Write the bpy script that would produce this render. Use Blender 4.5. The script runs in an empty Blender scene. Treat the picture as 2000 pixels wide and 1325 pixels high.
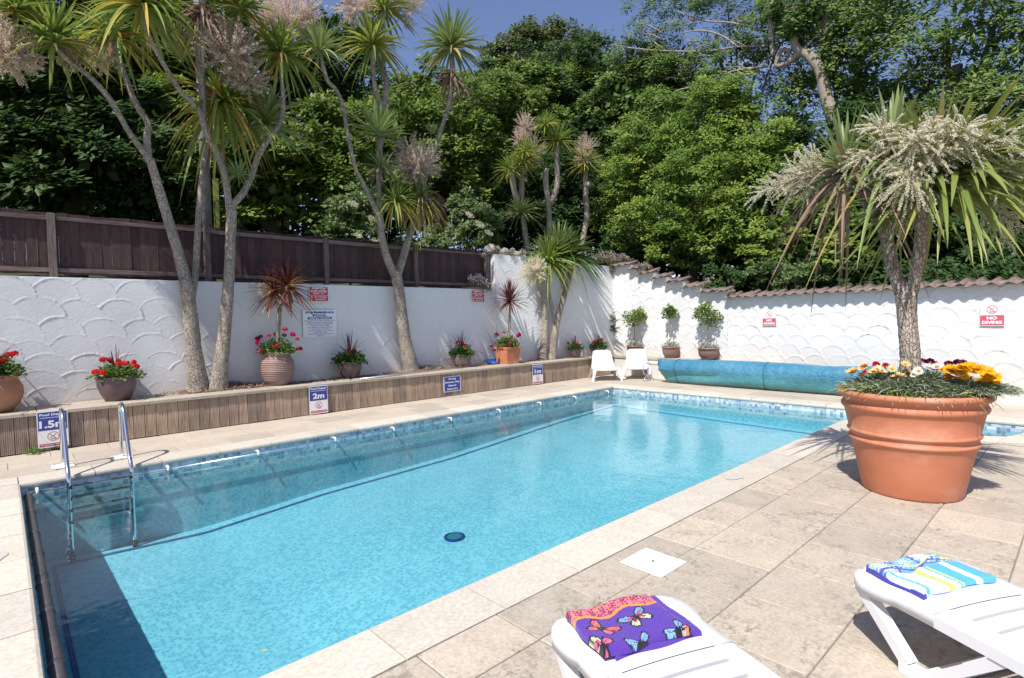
import bpy, math, random
import numpy as np
from mathutils import Vector, Matrix
random.seed(7); R=np.random.default_rng(11)
S=bpy.context.scene; COL=S.collection
rad=math.radians

# ------------------------------------------------------------------ camera
EYE=np.array([0.,0.,1.55]); FOC=1070.7
YAW,PITCH,ROLL=rad(47.0226),rad(-1.9816),rad(-1.3388)
fw=np.array([math.cos(YAW)*math.cos(PITCH),math.sin(YAW)*math.cos(PITCH),math.sin(PITCH)])
r0=np.array([math.sin(YAW),-math.cos(YAW),0.]); u0=np.cross(r0,fw)
rt=math.cos(ROLL)*r0+math.sin(ROLL)*u0; up=-math.sin(ROLL)*r0+math.cos(ROLL)*u0
cd=bpy.data.cameras.new('camera'); cam=bpy.data.objects.new('camera',cd); COL.objects.link(cam)
cam.matrix_world=Matrix(((rt[0],up[0],-fw[0],EYE[0]),(rt[1],up[1],-fw[1],EYE[1]),(rt[2],up[2],-fw[2],EYE[2]),(0,0,0,1)))
cd.sensor_width=36; cd.lens=FOC/2000*36; cd.clip_start=.05; cd.clip_end=600
S.camera=cam
# ------------------------------------------------------------------ sky, sun, exposure
SUN=Vector((-.69,-.20,1.)).normalized()
W=bpy.data.worlds.new('World'); S.world=W; W.use_nodes=True
nt=W.node_tree; nt.nodes.clear()
out=nt.nodes.new('ShaderNodeOutputWorld'); bg=nt.nodes.new('ShaderNodeBackground')
sky=nt.nodes.new('ShaderNodeTexSky'); sky.sky_type='NISHITA'; sky.sun_disc=False
sky.sun_elevation=math.asin(SUN.z); sky.sun_rotation=math.atan2(SUN.x,SUN.y)%(2*math.pi)
sky.air_density=1.0; sky.dust_density=.6; sky.ozone_density=4.5; sky.altitude=0
tc=nt.nodes.new('ShaderNodeTexCoord'); mp=nt.nodes.new('ShaderNodeMapping'); mp.inputs['Scale'].default_value=(1.3,1.3,3.2)
nz=nt.nodes.new('ShaderNodeTexNoise'); nz.inputs['Scale'].default_value=1.7; nz.inputs['Detail'].default_value=7; nz.inputs['Roughness'].default_value=.55
cr=nt.nodes.new('ShaderNodeValToRGB'); cr.color_ramp.elements[0].position=.60; cr.color_ramp.elements[1].position=.86
mx=nt.nodes.new('ShaderNodeMix'); mx.data_type='RGBA'; mx.inputs[7].default_value=(7.5,7.6,8.2,1)
L=nt.links.new
L(tc.outputs['Generated'],mp.inputs[0]); L(mp.outputs[0],nz.inputs['Vector']); L(nz.outputs[0],cr.inputs[0])
tn=nt.nodes.new('ShaderNodeMix'); tn.data_type='RGBA'; tn.blend_type='MULTIPLY'; tn.inputs[0].default_value=1; tn.inputs[7].default_value=(1.16,.99,1.03,1); L(sky.outputs[0],tn.inputs[6])
L(cr.outputs[0],mx.inputs[0]); L(tn.outputs[2],mx.inputs[6]); L(mx.outputs[2],bg.inputs[0]); bg.inputs[1].default_value=.12
L(bg.outputs[0],out.inputs[0])
sd=bpy.data.lights.new('sun','SUN'); sd.energy=4.6; sd.angle=rad(.53); sd.color=(1.,.965,.91)
so=bpy.data.objects.new('sun',sd); COL.objects.link(so); so.rotation_euler=SUN.to_track_quat('Z','Y').to_euler(); so.location=(0,0,20)
S.view_settings.view_transform='Standard'; S.view_settings.look='None'; S.view_settings.gamma=1; S.view_settings.use_curve_mapping=False
S.view_settings.exposure=.32
S.render.engine='CYCLES'; S.cycles.max_bounces=8; S.cycles.transparent_max_bounces=12; S.cycles.caustics_reflective=False; S.cycles.caustics_refractive=False

# ------------------------------------------------------------------ measuring helpers
def ray(x,y): return (x-1000)/FOC*rt-(y-662.5)/FOC*up+fw
def aY(x,y,Y): v=ray(x,y); return EYE+v*(Y/v[1])
def aX(x,y,X): v=ray(x,y); return EYE+v*(X/v[0])
def aZ(x,y,z): v=ray(x,y); return EYE+v*((z-EYE[2])/v[2])
def aW(x,y): v=ray(x,y); return EYE+v*(11.69/(v[0]-.11*v[1]))      # on the right-hand wall

# ------------------------------------------------------------------ object helpers
ORG={}
def tag(o,label=None,cat=None,group=None,kind=None):
    if label: o['label']=label
    if cat: o['category']=cat
    if group: o['group']=group
    if kind: o['kind']=kind
    return o
def thing(name,label,cat,loc=(0,0,0),group=None,rz=0):
    o=bpy.data.objects.new(name,None); COL.objects.link(o); o.location=loc; o.rotation_euler=(0,0,rz); o.empty_display_size=.2
    ORG[o.name]=np.array(loc,float); return tag(o,label,cat,group)
def mesh(name,V,F,mat=None,smooth=False,rnd=None,col=None,uv=None,mats=None,mi=None):
    V=np.asarray(V,dtype=np.float32).reshape(-1,3)
    me=bpy.data.meshes.new(name)
    if isinstance(F,np.ndarray):
        n=len(F); k=F.shape[1]
        me.vertices.add(len(V)); me.vertices.foreach_set('co',V.ravel())
        me.loops.add(n*k); me.loops.foreach_set('vertex_index',F.astype(np.int32).ravel())
        me.polygons.add(n); me.polygons.foreach_set('loop_start',np.arange(0,n*k,k,dtype=np.int32))
        try: me.polygons.foreach_set('loop_total',np.full(n,k,dtype=np.int32))
        except Exception: pass
        me.update(calc_edges=True)
    else:
        me.from_pydata([tuple(map(float,v)) for v in V],[],F); me.update()
    if smooth: me.polygons.foreach_set('use_smooth',np.ones(len(me.polygons),dtype=bool))
    if rnd is not None:
        a=me.attributes.new('rnd','FLOAT','FACE'); a.data.foreach_set('value',np.asarray(rnd,dtype=np.float32))
    if col is not None:
        a=me.attributes.new('print','FLOAT_COLOR','POINT'); a.data.foreach_set('color',np.asarray(col,dtype=np.float32).ravel())
    if uv is not None:
        u=me.uv_layers.new(name='UVMap'); vi=np.empty(len(me.loops),dtype=np.int32); me.loops.foreach_get('vertex_index',vi)
        u.data.foreach_set('uv',np.asarray(uv,dtype=np.float32)[vi].ravel())
    for m in (mats or ([mat] if mat else [])): me.materials.append(m)
    if mi is not None: me.polygons.foreach_set('material_index',np.asarray(mi,dtype=np.int32))
    return me
def link(name,me,parent=None,loc=None,rz=0,kind=None):
    o=bpy.data.objects.new(name,me); COL.objects.link(o)
    if parent: o.parent=parent
    if loc is not None: o.location=loc
    if rz: o.rotation_euler=(0,0,rz)
    if kind: o['kind']=kind
    ORG[o.name]=ORG.get(parent.name,np.zeros(3)) if parent else np.zeros(3)
    return o
class MB:
    """collects simple shapes in world coordinates and links them as one mesh object"""
    def __init__(s): s.V=[]; s.F=[]; s.n=0; s.mi=[]; s.cur=0
    def add(s,V,F):
        V=np.asarray(V,float).reshape(-1,3); s.V.append(V)
        s.F+= [tuple(int(i)+s.n for i in f) for f in F]; s.mi+=[s.cur]*len(F); s.n+=len(V); return s
    def box(s,x0,x1,y0,y1,z0,z1,ch=0):
        if not ch:
            v=[(x,y,z) for z in (z0,z1) for x,y in ((x0,y0),(x1,y0),(x1,y1),(x0,y1))]
            return s.add(v,[(3,2,1,0),(4,5,6,7),(0,1,5,4),(1,2,6,5),(2,3,7,6),(3,0,4,7)])
        v=[(x,y,z0) for x,y in ((x0,y0),(x1,y0),(x1,y1),(x0,y1))]+[(x,y,z1-ch) for x,y in ((x0,y0),(x1,y0),(x1,y1),(x0,y1))]
        v+=[(x,y,z1) for x,y in ((x0+ch,y0+ch),(x1-ch,y0+ch),(x1-ch,y1-ch),(x0+ch,y1-ch))]
        f=[(3,2,1,0),(8,9,10,11)]+[(i,(i+1)%4,(i+1)%4+4,i+4) for i in range(4)]+[(i+4,(i+1)%4+4,(i+1)%4+8,i+8) for i in range(4)]
        return s.add(v,f)
    def prism(s,poly,z0,z1):
        n=len(poly); v=[(p[0],p[1],z0) for p in poly]+[(p[0],p[1],z1) for p in poly]
        return s.add(v,[tuple(range(n-1,-1,-1)),tuple(range(n,2*n))]+[(i,(i+1)%n,(i+1)%n+n,i+n) for i in range(n)])
    def bar(s,a,b,w,h=None,up=(0,0,1)):
        a=np.array(a,float); b=np.array(b,float); h=h or w; d=b-a; d/=np.linalg.norm(d); up=np.array(up,float)
        x=np.cross(d,up); 
        if np.linalg.norm(x)<1e-6: x=np.cross(d,(1,0,0))
        x/=np.linalg.norm(x); y=np.cross(x,d); v=[]
        for p in (a,b):
            for sx,sy in ((-1,-1),(1,-1),(1,1),(-1,1)): v.append(p+x*w/2*sx+y*h/2*sy)
        return s.add(v,[(3,2,1,0),(4,5,6,7),(0,1,5,4),(1,2,6,5),(2,3,7,6),(3,0,4,7)])
    def tube(s,P,r,n=10,sub=4,noise=0,cap=True):
        P,r=smooth_path(P,r,sub); V,F=tube_arrays(P,r,n,noise,cap); return s.add(V,F)
    def lathe(s,c,prof,n=40,cap=True,sq=None):
        V=[];F=[];m=len(prof)
        for (r,z) in prof:
            for i in range(n):
                a=2*math.pi*i/n; q=1
                if sq: q=1/max(abs(math.cos(a)),abs(math.sin(a)))*sq+(1-sq)
                V.append((c[0]+r*q*math.cos(a),c[1]+r*q*math.sin(a),c[2]+z))
        for j in range(m-1):
            for i in range(n): F.append((j*n+i,j*n+(i+1)%n,(j+1)*n+(i+1)%n,(j+1)*n+i))
        if cap: F.append(tuple(range(n-1,-1,-1))); F.append(tuple((m-1)*n+i for i in range(n)))
        return s.add(V,F)
    def out(s,name,mat,parent=None,smooth=False,kind=None,local=False,mats=None):
        V=np.concatenate(s.V)
        if parent and not local: V=V-ORG.get(parent.name,np.zeros(3))
        me=mesh(name,V,s.F,mat,smooth,mats=mats,mi=s.mi if mats else None)
        return link(name,me,parent,kind=kind)
def smooth_path(P,r,sub):
    P=[np.array(p,float) for p in P]
    if np.isscalar(r): r=[r]*len(P)
    if len(P)<3 or sub<2: return np.array(P),np.array(r,float)
    Q=[2*P[0]-P[1]]+P+[2*P[-1]-P[-2]]; o=[];rr=[]
    for i in range(1,len(Q)-2):
        for k in range(sub):
            t=k/sub; a,b,c,d=Q[i-1:i+3]
            o.append(.5*((2*b)+(-a+c)*t+(2*a-5*b+4*c-d)*t*t+(-a+3*b-3*c+d)*t**3)); rr.append(r[i-1]*(1-t)+r[i]*t)
    o.append(P[-1]); rr.append(r[-1]); return np.array(o),np.array(rr)
def tube_arrays(P,r,n=10,noise=0,cap=True):
    m=len(P); T=np.gradient(P,axis=0); T/=np.linalg.norm(T,axis=1)[:,None]+1e-9
    ref=np.array([0,0,1.]) if abs(T[0][2])<.9 else np.array([1.,0,0]); X=np.cross(T[0],ref); X/=np.linalg.norm(X)
    V=np.zeros((m,n,3)); a=np.arange(n)*2*math.pi/n
    for i in range(m):
        X=X-T[i]*(X@T[i]); X/=np.linalg.norm(X); Yv=np.cross(T[i],X)
        rr=r[i]*(1+(noise*R.uniform(-1,1,n) if noise else 0))
        V[i]=P[i]+(np.cos(a)*rr)[:,None]*X+(np.sin(a)*rr)[:,None]*Yv if noise else P[i]+r[i]*(np.cos(a)[:,None]*X+np.sin(a)[:,None]*Yv)
    F=[(j*n+i,j*n+(i+1)%n,(j+1)*n+(i+1)%n,(j+1)*n+i) for j in range(m-1) for i in range(n)]
    if cap: F+=[tuple(range(n-1,-1,-1)),tuple((m-1)*n+i for i in range(n))]
    return V.reshape(-1,3),F

# ------------------------------------------------------------------ materials
def nodes(name):
    m=bpy.data.materials.new(name); m.use_nodes=True; t=m.node_tree; t.nodes.clear()
    o=t.nodes.new('ShaderNodeOutputMaterial'); p=t.nodes.new('ShaderNodeBsdfPrincipled'); t.links.new(p.outputs[0],o.inputs[0]); return m,t,p,o
def ramp(t,inp,stops,interp='LINEAR'):
    c=t.nodes.new('ShaderNodeValToRGB'); e=c.color_ramp.elements; c.color_ramp.interpolation=interp
    while len(e)<len(stops): e.new(.5)
    for k,(pos,colr) in enumerate(stops): e[k].position=pos; e[k].color=(*colr,1)
    if inp is not None: t.links.new(inp,c.inputs[0])
    return c
def noise(t,vec,scale,detail=4,rough=.55,dist=0):
    n=t.nodes.new('ShaderNodeTexNoise'); n.inputs['Scale'].default_value=scale; n.inputs['Detail'].default_value=detail
    n.inputs['Roughness'].default_value=rough; n.inputs['Distortion'].default_value=dist
    if vec is not None: t.links.new(vec,n.inputs['Vector'])
    return n
def mixc(t,f,a,b,mode='MIX'):
    m=t.nodes.new('ShaderNodeMix'); m.data_type='RGBA'; m.blend_type=mode
    for i,v in ((0,f),(6,a),(7,b)):
        if isinstance(v,(int,float)): m.inputs[i].default_value=v
        elif isinstance(v,tuple): m.inputs[i].default_value=(*v,1)
        else: t.links.new(v,m.inputs[i])
    return m.outputs[2]
def bump(t,p,h,strength=.3,dist=.01,prev=None):
    b=t.nodes.new('ShaderNodeBump'); b.inputs['Strength'].default_value=strength; b.inputs['Distance'].default_value=dist
    t.links.new(h,b.inputs['Height']); 
    if prev is not None: t.links.new(prev,b.inputs['Normal'])
    t.links.new(b.outputs[0],p.inputs['Normal']); return b.outputs[0]
def vec(t,kind='Object',scale=(1,1,1),rnd=False):
    c=t.nodes.new('ShaderNodeTexCoord'); v=c.outputs[kind]
    m=t.nodes.new('ShaderNodeMapping'); m.inputs['Scale'].default_value=scale; t.links.new(v,m.inputs[0])
    if rnd:
        oi=t.nodes.new('ShaderNodeObjectInfo'); a=t.nodes.new('ShaderNodeVectorMath'); a.operation='SCALE'
        a.inputs[0].default_value=(37.1,11.3,23.7); t.links.new(oi.outputs['Random'],a.inputs['Scale']); t.links.new(a.outputs[0],m.inputs['Location'])
        return m.outputs[0],oi.outputs['Random']
    return m.outputs[0]
def simple(name,c1,c2=None,scale=8,rough=.6,bs=.2,bscale=None,bd=.01,metal=0,stretch=(1,1,1),detail=5,spec=.5,dark=None):
    m,t,p,o=nodes(name); v=vec(t,'Object',stretch)
    c2=c2 or tuple(x*.8 for x in c1)
    n=noise(t,v,scale,detail); r=ramp(t,n.outputs[0],[(.3,c1),(.7,c2)]); col=r.outputs[0]
    if dark:
        n3=noise(t,v,scale*.35,6,.65); r3=ramp(t,n3.outputs[0],[(.5,(0,0,0)),(.72,(1,1,1))]); col=mixc(t,r3.outputs[0],col,dark)
    t.links.new(col,p.inputs['Base Color'])
    p.inputs['Roughness'].default_value=rough; p.inputs['Metallic'].default_value=metal; p.inputs['Specular IOR Level'].default_value=spec
    if bs: n2=noise(t,v,bscale or scale*4,6,.6); bump(t,p,n2.outputs[0],bs,bd)
    return m
def plain(name,c,rough=.5,metal=0,spec=.5):
    m,t,p,o=nodes(name); p.inputs['Base Color'].default_value=(*c,1); p.inputs['Roughness'].default_value=rough; p.inputs['Metallic'].default_value=metal; p.inputs['Specular IOR Level'].default_value=spec; return m
def leafmat(name,stops,rough=.42,trans=.3,tcol=(.16,.24,.03),spec=.4):
    m,t,p,o=nodes(name); a=t.nodes.new('ShaderNodeAttribute'); a.attribute_name='rnd'
    r=ramp(t,a.outputs['Fac'],stops); t.links.new(r.outputs[0],p.inputs['Base Color']); p.inputs['Roughness'].default_value=rough; p.inputs['Specular IOR Level'].default_value=spec
    tr=t.nodes.new('ShaderNodeBsdfTranslucent'); c=mixc(t,.5,r.outputs[0],tcol); t.links.new(c,tr.inputs[0])
    mxs=t.nodes.new('ShaderNodeMixShader'); mxs.inputs[0].default_value=trans
    t.links.new(p.outputs[0],mxs.inputs[1]); t.links.new(tr.outputs[0],mxs.inputs[2]); t.links.new(mxs.outputs[0],o.inputs[0]); return m
def slabmat(name,c1,c2,stain,amt=.55,rough=.75,fine=55):
    m,t,p,o=nodes(name); v,rn=vec(t,'Object',(1,1,1),True)
    n=noise(t,v,5,6,.6); r=ramp(t,n.outputs[0],[(.3,c1),(.7,c2)])
    vy=ramp(t,rn,[(0,(.86,.86,.86)),(1,(1.08,1.06,1.03))]); c=mixc(t,1.,r.outputs[0],vy.outputs[0],'MULTIPLY')
    g=noise(t,v,fine,3,.7); gr=ramp(t,g.outputs[0],[(.35,(.78,.78,.78)),(.62,(1.08,1.08,1.08))]); c=mixc(t,.8,c,gr.outputs[0],'MULTIPLY')
    w=noise(t,v,2.6,8,.75,.6); wr=ramp(t,w.outputs[0],[(.46,(0,0,0)),(.66,(amt,amt,amt))])
    pit=noise(t,v,26,5,.75); pr=ramp(t,pit.outputs[0],[(.49,(0,0,0)),(.57,(.9,.9,.9))]); st=mixc(t,1.,wr.outputs[0],pr.outputs[0],'MULTIPLY')
    c=mixc(t,st,c,stain); t.links.new(c,p.inputs['Base Color']); p.inputs['Roughness'].default_value=rough; p.inputs['Specular IOR Level'].default_value=.3
    b=bump(t,p,g.outputs[0],.25,.004); bump(t,p,n.outputs[0],.2,.01,b); return m
def tiles(name,size,stops,grout,gw=.09,warp=0.,rough=.25,cluster=None):
    m,t,p,o=nodes(name); u=t.nodes.new('ShaderNodeUVMap'); v=u.outputs[0]
    if warp:
        n=noise(t,v,9,2); s=t.nodes.new('ShaderNodeVectorMath'); s.operation='SUBTRACT'; t.links.new(n.outputs[1],s.inputs[0]); s.inputs[1].default_value=(.5,.5,.5)
        s2=t.nodes.new('ShaderNodeVectorMath'); s2.operation='SCALE'; t.links.new(s.outputs[0],s2.inputs[0]); s2.inputs['Scale'].default_value=warp
        a=t.nodes.new('ShaderNodeVectorMath'); a.operation='ADD'; t.links.new(v,a.inputs[0]); t.links.new(s2.outputs[0],a.inputs[1]); v=a.outputs[0]
    sc=t.nodes.new('ShaderNodeVectorMath'); sc.operation='SCALE'; sc.inputs['Scale'].default_value=1/size; t.links.new(v,sc.inputs[0])
    fl=t.nodes.new('ShaderNodeVectorMath'); fl.operation='FLOOR'; t.links.new(sc.outputs[0],fl.inputs[0])
    fr=t.nodes.new('ShaderNodeVectorMath'); fr.operation='FRACTION'; t.links.new(sc.outputs[0],fr.inputs[0])
    wn=t.nodes.new('ShaderNodeTexWhiteNoise'); wn.noise_dimensions='2D'; t.links.new(fl.outputs[0],wn.inputs['Vector'])
    r=ramp(t,wn.outputs['Value'],stops,'CONSTANT'); sx=t.nodes.new('ShaderNodeSeparateXYZ'); t.links.new(fr.outputs[0],sx.inputs[0])
    def lt(x):
        q=t.nodes.new('ShaderNodeMath'); q.operation='LESS_THAN'; t.links.new(x,q.inputs[0]); q.inputs[1].default_value=gw; return q.outputs[0]
    mxx=t.nodes.new('ShaderNodeMath'); mxx.operation='MAXIMUM'; t.links.new(lt(sx.outputs[0]),mxx.inputs[0]); t.links.new(lt(sx.outputs[1]),mxx.inputs[1])
    c=mixc(t,mxx.outputs[0],r.outputs[0],grout)
    n4=noise(t,u.outputs[0],1.6,4); r4=ramp(t,n4.outputs[0],[(.3,(.9,.93,.95)),(.7,(1.05,1.03,1.02))]); c=mixc(t,1.,c,r4.outputs[0],'MULTIPLY')
    t.links.new(c,p.inputs['Base Color']); p.inputs['Roughness'].default_value=rough; return m
def woodmat(name,c1,c2,dark,axis='Z',scale=6,rough=.85,lines=0):
    m,t,p,o=nodes(name); sc={'Z':(9,9,.7),'X':(.7,9,9),'Y':(9,.7,9)}[axis]
    v,rn=vec(t,'Object',sc,True); n=noise(t,v,scale,8,.65,.4)
    r=ramp(t,n.outputs[0],[(.28,dark),(.5,c1),(.75,c2)]); vy=ramp(t,rn,[(0,(.72,.72,.75)),(.5,(1,.97,.95)),(1,(1.12,1.08,1.02))])
    c=mixc(t,1.,r.outputs[0],vy.outputs[0],'MULTIPLY')
    v2=vec(t,'Object'); n2=noise(t,v2,2.2,5,.6); r2=ramp(t,n2.outputs[0],[(.45,(1,1,1)),(.75,(.62,.6,.6))]); c=mixc(t,.8,c,r2.outputs[0],'MULTIPLY')
    t.links.new(c,p.inputs['Base Color']); p.inputs['Roughness'].default_value=rough; p.inputs['Specular IOR Level'].default_value=.25
    bump(t,p,n.outputs[0],.5,.004); return m
def wallmat(name):
    m,t,p,o=nodes(name); v=vec(t,'Object'); n=noise(t,v,1.6,6,.6); r=ramp(t,n.outputs[0],[(.3,(.70,.69,.675)),(.75,(.76,.75,.73))])
    s=noise(t,vec(t,'Object',(3,3,.5)),3,6,.65); sr=ramp(t,s.outputs[0],[(.6,(0,0,0)),(.85,(.5,.5,.5))]); c=mixc(t,sr.outputs[0],r.outputs[0],(.62,.60,.55))
    # splash dirt low on the wall, green-brown
    g=t.nodes.new('ShaderNodeNewGeometry'); sp=t.nodes.new('ShaderNodeSeparateXYZ'); t.links.new(g.outputs['Position'],sp.inputs[0])
    mr=t.nodes.new('ShaderNodeMapRange'); mr.inputs[1].default_value=.52; mr.inputs[2].default_value=.95; mr.inputs[3].default_value=.55; mr.inputs[4].default_value=0.; t.links.new(sp.outputs[2],mr.inputs[0])
    dn=noise(t,v,9,6,.7); mu=t.nodes.new('ShaderNodeMath'); mu.operation='MULTIPLY'; t.links.new(mr.outputs[0],mu.inputs[0]); t.links.new(dn.outputs[0],mu.inputs[1])
    c=mixc(t,mu.outputs[0],c,(.48,.42,.33)); t.links.new(c,p.inputs['Base Color']); p.inputs['Roughness'].default_value=.7; p.inputs['Specular IOR Level'].default_value=.3
    n2=noise(t,v,30,6,.6); bump(t,p,n2.outputs[0],.25,.006); return m
def barkmat(name):
    m,t,p,o=nodes(name); v=vec(t,'Object',(1,1,.5)); vo=t.nodes.new('ShaderNodeTexVoronoi'); vo.feature='DISTANCE_TO_EDGE'; vo.inputs['Scale'].default_value=42
    nd=noise(t,v,9,4); a=mixc(t,.12,v,nd.outputs[1]); t.links.new(a,vo.inputs['Vector'])
    n=noise(t,v,30,6,.7); r=ramp(t,n.outputs[0],[(.3,(.34,.29,.245)),(.55,(.50,.44,.375)),(.75,(.62,.565,.49))]); cr=ramp(t,vo.outputs['Distance'],[(0,(.46,.42,.39)),(.12,(1,1,1))])
    c=mixc(t,.85,r.outputs[0],cr.outputs[0],'MULTIPLY'); n2=noise(t,vec(t,'Object'),2.5,4); r2=ramp(t,n2.outputs[0],[(.35,(.72,.70,.70)),(.65,(1.1,1.08,1.0))]); c=mixc(t,1.,c,r2.outputs[0],'MULTIPLY')
    t.links.new(c,p.inputs['Base Color']); p.inputs['Roughness'].default_value=.95; p.inputs['Specular IOR Level'].default_value=.2
    b=bump(t,p,cr.outputs[0],.9,.02); bump(t,p,n.outputs[0],.6,.012,b); return m
MT={}
MT['wall']=wallmat('white_render')
MT['slab']=slabmat('paving',(.56,.485,.39),(.47,.41,.33),(.14,.115,.095),.8)
MT['slab2']=slabmat('paving_far',(.56,.49,.40),(.49,.42,.34),(.20,.17,.15),.4)
MT['coping']=slabmat('coping',(.66,.60,.51),(.60,.54,.455),(.50,.42,.34),.35,.65,40)
MT['cap']=slabmat('bed_cap',(.48,.42,.34),(.41,.36,.29),(.16,.14,.12),.6)
MT['joint']=simple('joint_sand',(.30,.265,.225),(.19,.165,.14),30,.95,.4)
MT['ground']=simple('earth',(.18,.14,.10),(.12,.10,.07),3,.95,.4)
MT['hill']=simple('leaf_litter',(.07,.06,.035),(.035,.05,.018),6,.95,.6)
MT['plank']=woodmat('weathered_planks',(.44,.34,.255),(.55,.45,.35),(.22,.155,.115),'Z')
MT['fence']=woodmat('stained_fence',(.085,.052,.050),(.125,.082,.078),(.042,.028,.030),'Z')
MT['frail']=woodmat('fence_rail',(.17,.13,.12),(.24,.20,.18),(.07,.055,.05),'X')
MT['fpost']=woodmat('fence_post',(.15,.12,.11),(.21,.18,.165),(.06,.05,.045),'Z')
MT['pole']=woodmat('pole_wood',(.20,.20,.19),(.27,.27,.26),(.10,.10,.10),'Z')
MT['terra']=simple('terracotta',(.50,.165,.078),(.56,.215,.115),2.6,.7,.25,60,.004,dark=(.66,.38,.27),stretch=(1,1,1.8))
MT['terra2']=simple('terracotta_old',(.36,.16,.085),(.45,.22,.13),5,.7,.2,40,.004,dark=(.30,.18,.12))
MT['terra3']=simple('clay_pot',(.28,.165,.13),(.22,.13,.105),6,.6,.2,40,.003)
MT['glaze']=simple('plum_glaze',(.105,.066,.072),(.14,.095,.095),5,.33,.12,20,.003)
MT['urn']=simple('urn_clay',(.33,.215,.175),(.26,.165,.14),5,.55,.2,30,.003)
MT['greypot']=simple('stoneware',(.20,.16,.145),(.15,.12,.11),5,.6,.2,30,.003)
MT['soil']=simple('soil',(.06,.042,.03),(.03,.022,.017),40,.95,.8,60,.02)
MT['mulch']=simple('mulch',(.34,.22,.15),(.20,.12,.08),50,.95,.8,60,.02)
MT['steel']=plain('polished_steel',(.72,.72,.74),.13,1)
MT['steel2']=simple('step_steel',(.55,.55,.57),(.4,.4,.42),12,.3,.1,metal=1)
MT['black']=plain('black_rubber',(.02,.02,.022),.6)
MT['white']=plain('white_plastic',(.72,.72,.73),.33)
MT['white2']=simple('white_cover',(.82,.81,.76),(.72,.70,.64),4,.5,.05)
MT['pipe']=simple('dark_pipe',(.10,.085,.09),(.055,.05,.055),18,.5,.15)
MT['sblue']=plain('sign_blue',(.035,.055,.28),.4); MT['swhite']=plain('sign_white',(.80,.79,.78),.4)
MT['sred']=plain('sign_red',(.50,.025,.045),.4); MT['sred2']=plain('sign_faded_red',(.58,.10,.13),.45); MT['sblack']=plain('sign_black',(.03,.03,.035),.5)
MT['rope']=plain('blue_rope',(.02,.05,.30),.6); MT['net']=plain('blue_net',(.015,.10,.45),.4)
MT['alu']=plain('aluminium_pole',(.62,.64,.66),.3,.9)
MT['rock']=simple('rock',(.40,.35,.29),(.24,.21,.18),7,.9,.6,12,.03)
MT['rtile']=simple('roof_tile_clay',(.17,.105,.09),(.26,.185,.155),9,.85,.5,30,.006,dark=(.10,.085,.07))
MT['yellow']=plain('yellow_guard',(.26,.28,.06),.7)
MT['bark']=barkmat('cordyline_bark')
MT['bark2']=simple('tree_bark',(.20,.17,.135),(.11,.09,.07),8,.95,.7,30,.02)
MT['bark3']=simple('pale_bark',(.36,.31,.24),(.24,.20,.16),8,.95,.6,30,.02)
MT['tilef']=tiles('floor_mosaic',.029,[(0,(.27,.51,.59)),(.25,(.34,.57,.64)),(.5,(.41,.63,.69)),(.8,(.23,.46,.55))],(.45,.64,.69),.10,.020)
MT['tilew']=tiles('wall_mosaic',.05,[(0,(.20,.27,.38)),(.13,(.36,.45,.53)),(.38,(.52,.58,.62)),(.58,(.66,.69,.71)),(.86,(.29,.37,.46))],(.62,.65,.66),.10)
MT['tilen']=tiles('line_mosaic',.04,[(0,(.02,.05,.22)),(.4,(.03,.08,.30)),(.8,(.02,.04,.17))],(.15,.28,.45),.12,.006)
# ================================================================== SETTING
WL=-.14                                                    # water level
POOL=[(.07,2.52),(8.72,2.52),(8.86,2.47),(8.93,2.34),(8.93,2.1),(8.72,1.15),(8.74,.93),(8.86,.76),(9.1,.66),(9.4,.62),(10.10,.62),(10.10,7.51),(.07,7.51)]
def fz(x,y):                                               # pool floor: 1.5 m end, deep middle, shallow far end
    z=np.interp(x,[.07,1.7,3.2,5.4,8.2,10.1],[-.86,-.92,-.80,-.72,-.50,-.40]); return float(z*(1+.22*(7.5-y)/5))
pool=thing('swimming_pool',None,None); tag(pool,kind='structure')
# floor as a grid following the slope
V=[];F=[];UV=[]
xs=np.linspace(.07,10.1,120); ys=np.linspace(.6,7.51,30)
for y in ys:
    for x in xs: V.append((x,y,fz(x,y))); UV.append((x,y))
n=len(xs)
for j in range(len(ys)-1):
    for i in range(n-1):
        if xs[i+1]<8.7 and ys[j+1]<2.45: continue
        F.append((j*n+i,j*n+i+1,(j+1)*n+i+1,(j+1)*n+i))
link('pool_floor',mesh('pool_floor',V,F,MT['tilef'],True,uv=UV),pool)
# walls: waterline mosaic band, then the paler mosaic down to the floor
def wall_strip(name,pts,zt,zb,mat,closed=True,off=0):
    V=[];F=[];UV=[];d=0;P=list(pts)+([pts[0]] if closed else [])
    for i in range(len(P)-1):
        a,b=np.array(P[i]),np.array(P[i+1]); l=np.linalg.norm(b-a); k=max(1,int(l/.5)); nrm=np.array([-(b-a)[1],(b-a)[0]])/l*off
        for s in range(k):
            p,q=a+(b-a)*s/k+nrm,a+(b-a)*(s+1)/k+nrm; d0,d1=d+l*s/k,d+l*(s+1)/k; c=len(V)
            zb1=zb(p[0],p[1]) if callable(zb) else zb; zb2=zb(q[0],q[1]) if callable(zb) else zb
            V+=[(p[0],p[1],zt),(q[0],q[1],zt),(q[0],q[1],zb2),(p[0],p[1],zb1)]; UV+=[(d0,zt),(d1,zt),(d1,zb2),(d0,zb1)]; F.append((c,c+1,c+2,c+3))
        d+=l
    return link(name,mesh(name,V,F,mat,uv=UV),pool)
wall_strip('tile_band',POOL,-.055,-.265,MT['tilew'])
wall_strip('pool_wall',POOL,-.265,lambda x,y:fz(x,y)-.05,MT['tilef'])
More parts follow.
